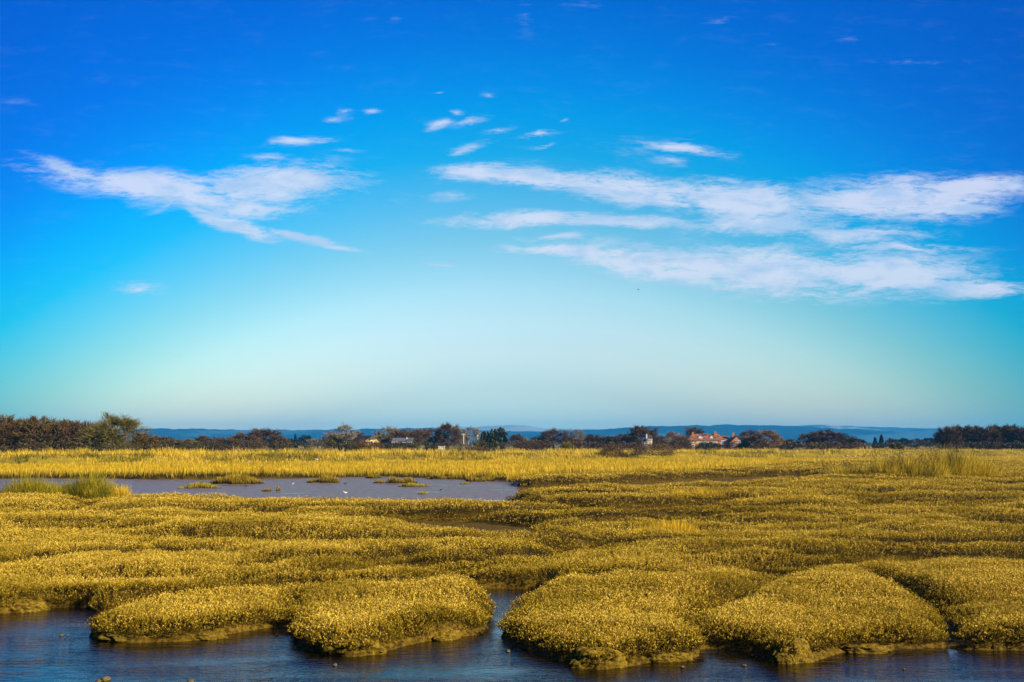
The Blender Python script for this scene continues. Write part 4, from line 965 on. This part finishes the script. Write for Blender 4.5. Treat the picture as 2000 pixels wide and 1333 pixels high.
# small brick gable in the trees
D = 415; s = D / F
r = empty('brick_cottage', (at(1498, HZ, D)[0], D, .5)); tag(r, 'small brick cottage gable showing through the foot of the orange-brown tree', 'house')
block(r, -7 * s, 7 * s, 0, 6, H + (HZ - 867) * s - .5, H + (HZ - 858.5) * s - .5, 'y', 'brick', 'tile', over=.2)
window(r, 0, H + (HZ - 866.5) * s - .5, .9, .8, 0, 2)
# poles
def pole(cx, top, D, label, arm=.6, rad=.13):
    p = at(cx, top, D); r = empty('utility_pole', (p[0], D, .5)); tag(r, label, 'pole')
    mb = MB(); mb.tube([(0, 0, -.4), (0, 0, (p[2] - .5) * .5), (0, 0, p[2] - .5)], [rad, rad * .9, rad * .75], 8); mb.build('post', M['cream'], r)
    mb = MB(); mb.box(-arm, arm, -.07 - rad, -rad, p[2] - .95, p[2] - .80)
    mb.build('cross_arm', M['cream'], r)
    for k in (-1, 0, 1):
        mb = MB(); mb.tube([(k * arm * .85, -rad - .035, p[2] - .8), (k * arm * .85, -rad - .035, p[2] - .68), (k * arm * .85, -rad - .035, p[2] - .6)], [.035, .05, .03], 6); mb.build('insulator', M['white'], r)
pole(905.5, 847, 320, 'pale wooden utility pole standing before the grey open-branched tree', rad=.14)
pole(933, 850, 380, 'thin pale pole left of the olive conifer', .4, .09)

# ------------------------------------------------------------------ person on the bank
M['skin'] = plain('skin', (.55, .34, .24), (.62, .40, .29), 8, .5)
M['coat'] = plain('dark_coat', (.012, .012, .018), (.03, .028, .035), 12, .8)
M['trouser'] = plain('dark_trousers', (.01, .01, .014), (.02, .02, .026), 12, .8)
M['hair'] = plain('dark_hair', (.02, .012, .008), (.05, .03, .018), 30, .6)
def skin_obj(name, V, E, rad, mat, parent=None, root=0, sub=2):
    me = bpy.data.meshes.new(name); me.from_pydata(V, E, []); me.update(); o = link(name, me, mat, parent)
    md = o.modifiers.new('skin', 'SKIN')
    for v, r in zip(me.skin_vertices[0].data, rad): v.radius = (r, r) if not isinstance(r, tuple) else r; v.use_root = False
    me.skin_vertices[0].data[root].use_root = True
    s = o.modifiers.new('sub', 'SUBSURF'); s.levels = sub; s.render_levels = sub
    md.use_smooth_shade = True; return o
def chain(i0, n): return [(i0 + k, i0 + k + 1) for k in range(n)]
def person(px, foot, D, rz, label):
    p = at(px, foot, D); zg, _ = land(np.array([p[0]]), np.array([D])); r = empty('person', (p[0], D, float(zg[0])), rz); tag(r, label, 'person')
    # pelvis 0, belly 1, chest 2, neck 3, skull base 4, brow 5, crown 6
    V = [(0, 0, .92), (0, 0, 1.08), (0, .01, 1.30), (0, .0, 1.46), (0, -.02, 1.54), (0, -.03, 1.62), (0, -.02, 1.69)]
    E = chain(0, 6); rad = [(.15, .12), (.135, .105), (.165, .115), .055, .075, .088, .055]
    def add(par, pts, rs):
        i = len(V); V.extend(pts); rad.extend(rs); E.append((par, i)); E.extend(chain(i, len(pts) - 1)); return i + len(pts) - 1
    for sx, st in ((-1, .14), (1, -.14)):                                # mid-stride
        add(0, [(sx * .10, 0, .86), (sx * .10, -st * .7, .48), (sx * .10, -st * .9 + .05, .10), (sx * .10, -st * .9 - .04, .045), (sx * .105, -st * .9 - .13, .035)], [.095, .06, .042, .045, .03])
    hands = []
    hands.append(add(2, [(-.20, 0, 1.40), (-.27, .0, 1.14), (-.24, -.22, 1.24), (-.235, -.26, 1.27)], [.058, .045, .034, .036]))       # forearm lifted
    hands.append(add(2, [(.20, 0, 1.40), (.26, .03, 1.13), (.20, -.20, 1.16), (.19, -.24, 1.18)], [.058, .045, .034, .036]))
    for h in hands:
        hx, hy, hz = V[h]; sgn = -1 if hx < 0 else 1
        for k, ln in enumerate((.075, .085, .08, .06)):
            o = (k - 1.5) * .02
            add(h, [(hx - sgn * .01, hy - .035, hz + o), (hx - sgn * .03, hy - .035 - ln * .5, hz + o), (hx - sgn * .055, hy - .03 - ln * .7, hz + o)], [.011, .009, .008])
        add(h, [(hx - sgn * .03, hy - .02, hz + .04), (hx - sgn * .05, hy - .05, hz + .05)], [.012, .009])
    add(5, [(0, -.115, 1.60), (0, -.128, 1.592)], [.02, .012])          # nose
    for sx in (-1, 1): add(5, [(sx * .09, -.01, 1.61)], [.02])          # ears
    skin_obj('person_body', V, E, rad, M['skin'], r)
    Vc = [(0, 0, .74), (0, 0, 1.06), (0, .01, 1.30), (0, .0, 1.44), (-.20, 0, 1.40), (-.27, 0, 1.14), (-.243, -.19, 1.225), (.20, 0, 1.40), (.26, .03, 1.13), (.205, -.175, 1.155)]
    skin_obj('coat', Vc, [(0, 1), (1, 2), (2, 3), (2, 4), (4, 5), (5, 6), (2, 7), (7, 8), (8, 9)], [(.215, .185), (.18, .15), (.19, .145), .085, .078, .064, .052, .078, .064, .052], M['coat'], r)
    Vt = [(0, 0, .90), (0, 0, 1.03), (0, 0, .84)]; Et = [(0, 1), (0, 2)]; Rt = [(.15, .125), (.14, .115), (.07, .10)]
    for sx, st in ((-1, .14), (1, -.14)):
        i = len(Vt); Vt += [(sx * .105, -st * .15, .77), (sx * .10, -st * .7, .48), (sx * .10, -st * .9 + .04, .12)]; Rt += [.125, .085, .064]; Et += [(2, i), (i, i + 1), (i + 1, i + 2)]
    skin_obj('trousers', Vt, Et, Rt, M['trouser'], r)
    skin_obj('hair', [(0, .04, 1.54), (0, .035, 1.63), (0, .0, 1.705), (0, -.055, 1.715)], [(0, 1), (1, 2), (2, 3)], [.085, .105, .09, .06], M['hair'], r)
    for sx in (-1, 1): skin_obj('shoe', [(sx * .105, -(-sx * .14) * .0 + (-.126 if sx < 0 else .126) + .06, .05), (sx * .105, (-.126 if sx < 0 else .126) - .15, .04)], [(0, 1)], [.055, .045], M['trouser'], r, sub=1)
    for sx in (-1, 1): skin_obj('eye', [(sx * .033, -.112, 1.625), (sx * .033, -.108, 1.625)], [(0, 1)], [.010, .010], M['hair'], r, sub=1)
    return r
person(1689.5, 884, 221, R(8), 'person in dark clothes walking on the far bank with both forearms raised')

# ------------------------------------------------------------------ birds
M['bird_dark'] = plain('dark_feather', (.02, .018, .018), (.06, .05, .045), 20, .7)
M['bird_white'] = plain('white_feather', (.70, .70, .68), (.82, .82, .80), 20, .7)
def flying_bird(px, py, D, span, rz, flap, label, mat='bird_dark'):
    p = at(px, py, D); k = span / 1.0
    V = [(0, .16, 0), (0, .05, .0), (0, -.08, .01), (0, -.20, .03), (0, -.26, .035), (0, -.32, .03), (0, .30, .0),
         (-.14, -.03, .06 * flap + .02), (-.30, -.03, .20 * flap), (-.50, .07, .26 * flap), (.14, -.03, .06 * flap + .02), (.30, -.03, .20 * flap), (.50, .07, .26 * flap)]
    E = [(1, 0), (0, 6), (1, 2), (2, 3), (3, 4), (4, 5), (1, 7), (7, 8), (8, 9), (1, 10), (10, 11), (11, 12)]
    rad = [.05, .075, .07, .04, .042, .012, (.05, .012), (.014, .07), (.012, .06), (.006, .02), (.014, .07), (.012, .06), (.006, .02)]
    V = [tuple(c * k for c in v) for v in V]; rad = [tuple(q * k for q in r) if isinstance(r, tuple) else r * k for r in rad]
    o = skin_obj('flying_bird', V, E, rad, M[mat], root=1, sub=1); o.location = p; o.rotation_euler = (R(10), R(12), rz); tag(o, label, 'bird', 'birds in the sky'); return o
flying_bird(1246.5, 566, 150, .62, R(75), .9, 'dark bird flying below the right-hand cloud bank')
flying_bird(346.5, 695.5, 260, .55, R(60), .3, 'left one of two tiny birds flying together above the left-hand hills')
flying_bird(354, 696.5, 264, .5, R(65), .5, 'right one of two tiny birds flying together above the left-hand hills')
flying_bird(470, 773.5, 260, .5, R(-60), -.3, 'tiny pale bird low over the blue hills at the left', 'bird_white')
flying_bird(1884, 747.5, 260, .5, R(70), .6, 'tiny dark bird alone in the sky above the right-hand wood')
def wader(px, foot, ln, rz, label, white=True):
    x, y = gp(px, foot, .03); k = ln
    o = None
    V = [(0, .40, .44), (0, .2, .40), (0, -.05, .40), (0, -.24, .46), (0, -.32, .60), (0, -.38, .68), (0, -.50, .66), (-.06, .0, .28), (-.06, .02, .0), (.06, .0, .28), (.06, .02, .0)]
    E = [(1, 0), (2, 1), (2, 3), (3, 4), (4, 5), (5, 6), (2, 7), (7, 8), (2, 9), (9, 10)]
    rad = [.03, .12, .16, .10, .06, .075, .015, .03, .014, .03, .014]
    o = skin_obj('wading_bird', [tuple(c * k for c in v) for v in V], E, [q * k for q in rad], M['bird_white' if white else 'bird_dark'], root=2, sub=1)
    o.location = (x, y, .0); o.scale = (.4, .4, .34); o.rotation_euler.z = rz; tag(o, label, 'bird', 'birds on the mudflat')
wader(571.5, 947, .75, R(80), 'white bird standing on the mud left of the oblong islet')
wader(674.5, 965, .8, R(-70), 'white bird standing nearest, below the oblong islet')
wader(674, 947, .8, R(85), 'dark bird resting on the mud right of the oblong islet', False)
wader(480.5, 952, .8, R(-80), 'dark bird on the mud below the widest grass islet', False)
wader(861, 958.5, .6, R(80), 'dark bird on the mud between the islets and the right-hand spit', False)

# ------------------------------------------------------------------ stones
M['palestone'] = plain('pale_stone', (.30, .23, .12), (.52, .42, .25), 3, .85, bump=.5)
M['mudbank'] = plain('algal_mud', (.05, .028, .002), (.30, .19, .015), 5, .8, .08, .8, lo=.3, hi=.7, detail=9)
M['mudstone'] = plain('weedy_stone', (.10, .07, .02), (.22, .16, .04), 6, .7, bump=.6)
def stone_mesh(seed, flat=.7):
    bm = bmesh.new(); bmesh.ops.create_icosphere(bm, subdivisions=3, radius=1.0); rr = random.Random(seed); off = Vector((rr.random() * 9, rr.random() * 9, rr.random() * 9))
    from mathutils import noise as N
    for v in bm.verts:
        c = v.co.copy(); v.co *= 1 + .38 * N.noise(c * .9 + off) + .16 * N.noise(c * 2.4 + off); v.co.z *= flat
    me = bpy.data.meshes.new('stone'); bm.to_mesh(me); bm.free(); return me
STM = [stone_mesh(i) for i in range(4)]
def stone(x, y, z, s, mat, label, group, name='stone', i=0, sq=(1, .8, .8)):
    o = bpy.data.objects.new(name, STM[i % 4]); COL.objects.link(o)
    if not STM[i % 4].materials: STM[i % 4].materials.append(M[mat])
    o.material_slots[0].link = 'OBJECT'; o.material_slots[0].material = M[mat]
    o.location = (x, y, z); o.scale = (s * sq[0], s * sq[1], s * sq[2]); o.rotation_euler.z = random.uniform(0, 6.28); tag(o, label, 'stone', group); return o
def on_bank(px, py):
    """where the line of sight through (px, py) meets the ground"""
    d = ray(px, py); ts = np.linspace(90, 330, 2400); X = d[0] / d[1] * ts; Z = H + d[2] / d[1] * ts; g, _ = land(X, ts)
    k = np.argmax(g >= Z) if (g >= Z).any() else len(ts) // 2
    return X[k], ts[k], g[k]
for i, (px, py, w, lab) in enumerate([(310, 905, 7, 'leftmost of the pale rocks scattered on the bank above the far mud shore'), (348, 908.5, 8, 'upright pale rock second along the bank above the far shore'), (402, 905.5, 9, 'pale rock on the bank above the low ragged grass islet'),
        (485.5, 907.5, 10, 'large pale slanting rock on the bank above the widest grass islet'), (535, 908.5, 8, 'pale rock on the bank between the widest islet and the oblong islet'), (566, 908.5, 8, 'pale rock left of the pair above the oblong islet'),
        (594, 907.5, 10, 'brightest pale rock on the bank, left above the oblong islet'), (617, 904, 12, 'pale rock at the right end of the scattered rocks on the bank'), (1064.5, 903, 4, 'lone small pale rock at the bank foot near the middle')]):
    x, y, z = on_bank(px, py); s = w * y / F / 2 * .8; stone(x, y, z + s * .6 + .12, s, 'palestone', lab, 'pale rocks on the bank', i=i, sq=(1, .8, 1.0))
for i in range(34):
    px = 1600 + 195 * (i / 33) ** .8 + random.uniform(-4, 4); py = 893 - 3 * max(0, (px - 1660) / 130) + random.uniform(-2.5, 2.5)
    x, y, z = on_bank(px, py); s = random.uniform(3, 6.5) * y / F / 2; stone(x, y, z + s * .3, s, 'palestone', 'pale stone in the row along the foot of the bank near the walker', 'pale stones below the walker', i=i)
for i, (px, py, w, lab) in enumerate([(742.5, 881, 5, 'left one of two small white stones on the bank crest below the yellow house'), (753.5, 881, 5, 'right one of two small white stones on the bank crest below the yellow house')]):
    x, y, z = on_bank(px, py + 3); s = w * y / F / 2; stone(x, y, z + .45, s, 'palestone', lab, 'white stones on the crest', i=i, sq=(1, .8, 1.3))
for i, (px, py, w, lab) in enumerate([(207, 1327, 20, 'largest weedy stone breaking the water at the bottom left'), (192, 1331, 12, 'flat weedy stone against the left of the largest one'), (372, 1331, 15, 'round weedy stone at the lower edge, below the long low cushion'), (120, 1241, 9, 'small dark stone in the blue water left of the long cushion'), (133, 1241, 6, 'smallest dark stone beside another in the blue water left of the cushion'),
        (654, 1299, 10, 'small olive stone in the water in front of the rounded cushion'), (992, 1272, 10, 'bright olive stone at the mouth of the narrow channel'), (540, 1241, 8, 'pale pebble on the mud slope between the two left cushions'), (1470, 1281, 8, 'small ochre pebble in the dark water before the broad olive cushion'), (1453, 1300, 9, 'lower ochre pebble in the dark water before the broad olive cushion'), (1333, 1303, 8, 'ochre pebble in dark water before the large domed cushion'), (1765, 1307, 6, 'tiny pebble alone in the dark water at the lower right')]):
    x, y = gp(px, py, .01); s = w * y / F / 2; stone(x, y, .01, s, 'mudstone', lab, 'stones in the near water', i=i, sq=(1, .8, .75))

def mud_mesh(seed):
    bm = bmesh.new(); bmesh.ops.create_icosphere(bm, subdivisions=5, radius=1.0); from mathutils import noise as N; off = Vector((seed * 3.7, seed * 1.9, seed))
    for v in bm.verts:
        c = v.co.copy(); cr = abs(N.noise(c * 1.8 + off)); v.co *= 1 + .30 * N.noise(c * 1.1 + off) + .10 * N.noise(c * 3.5 + off) + .05 * N.noise(c * 9 + off) - .16 * max(0, .12 - cr) / .12
        v.co.z = max(v.co.z, -.5)
    for f in bm.faces: f.smooth = True
    me = bpy.data.meshes.new('mud_block'); bm.to_mesh(me); bm.free(); return me
for i, (px, py, w, h, lab) in enumerate([
        (262, 1247, 140, 24, 'low slumped mud block under the front of the long low cushion'), (395, 1245, 90, 14, 'thin mud ledge under the right half of the long low cushion'), (688, 1274, 130, 34, 'cracked golden mud block at the front foot of the rounded cushion'),
        (862, 1247, 80, 22, 'small mud block under the right end of the rounded cushion, by the channel'), (1165, 1300, 120, 40, 'cracked mud block at the front foot of the large domed cushion'), (1300, 1288, 100, 20, 'low mud ledge under the right half of the large domed cushion'),
        (1544, 1292, 84, 44, 'grassy round mud knob at the front foot of the broad olive cushion'), (1690, 1271, 110, 18, 'low mud ledge under the right half of the broad olive cushion'),
        (42, 1192, 100, 24, 'low green-gold mud hummock in the blue water at the left edge'), (146, 1178, 84, 24, 'mossy mud hummock at the foot of the marsh behind the left water'), (1972, 1262, 54, 30, 'small mossy mud hummock at the far right water edge')]):
    x, y = gp(px, py, .02); m = y / F; o = link('mud_block', mud_mesh(i + 1), M['mudbank']); sx = w * m / 2
    o.location = (x, y + sx * .12, .0); o.scale = (sx, sx * .42, h * m * .9); o.rotation_euler.z = random.uniform(-.2, .2); tag(o, lab, 'mud block', 'mud blocks at the water edge')

# ------------------------------------------------------------------ the air
def build_haze():
    mb = MB(); mb.box(-14000, 14000, -120, 9500, -4, 200)
    mt, nt, out = new_mat('haze_air')
    v = nt.nodes.new('ShaderNodeVolumePrincipled'); v.inputs['Color'].default_value = (.07, .55, 1.0, 1); v.inputs['Density'].default_value = 1.05e-4; v.inputs['Anisotropy'].default_value = 0.0
    nt.links.new(v.outputs[0], out.inputs['Volume'])
    o = mb.build('haze', mt); tag(o, kind='stuff')
build_haze()
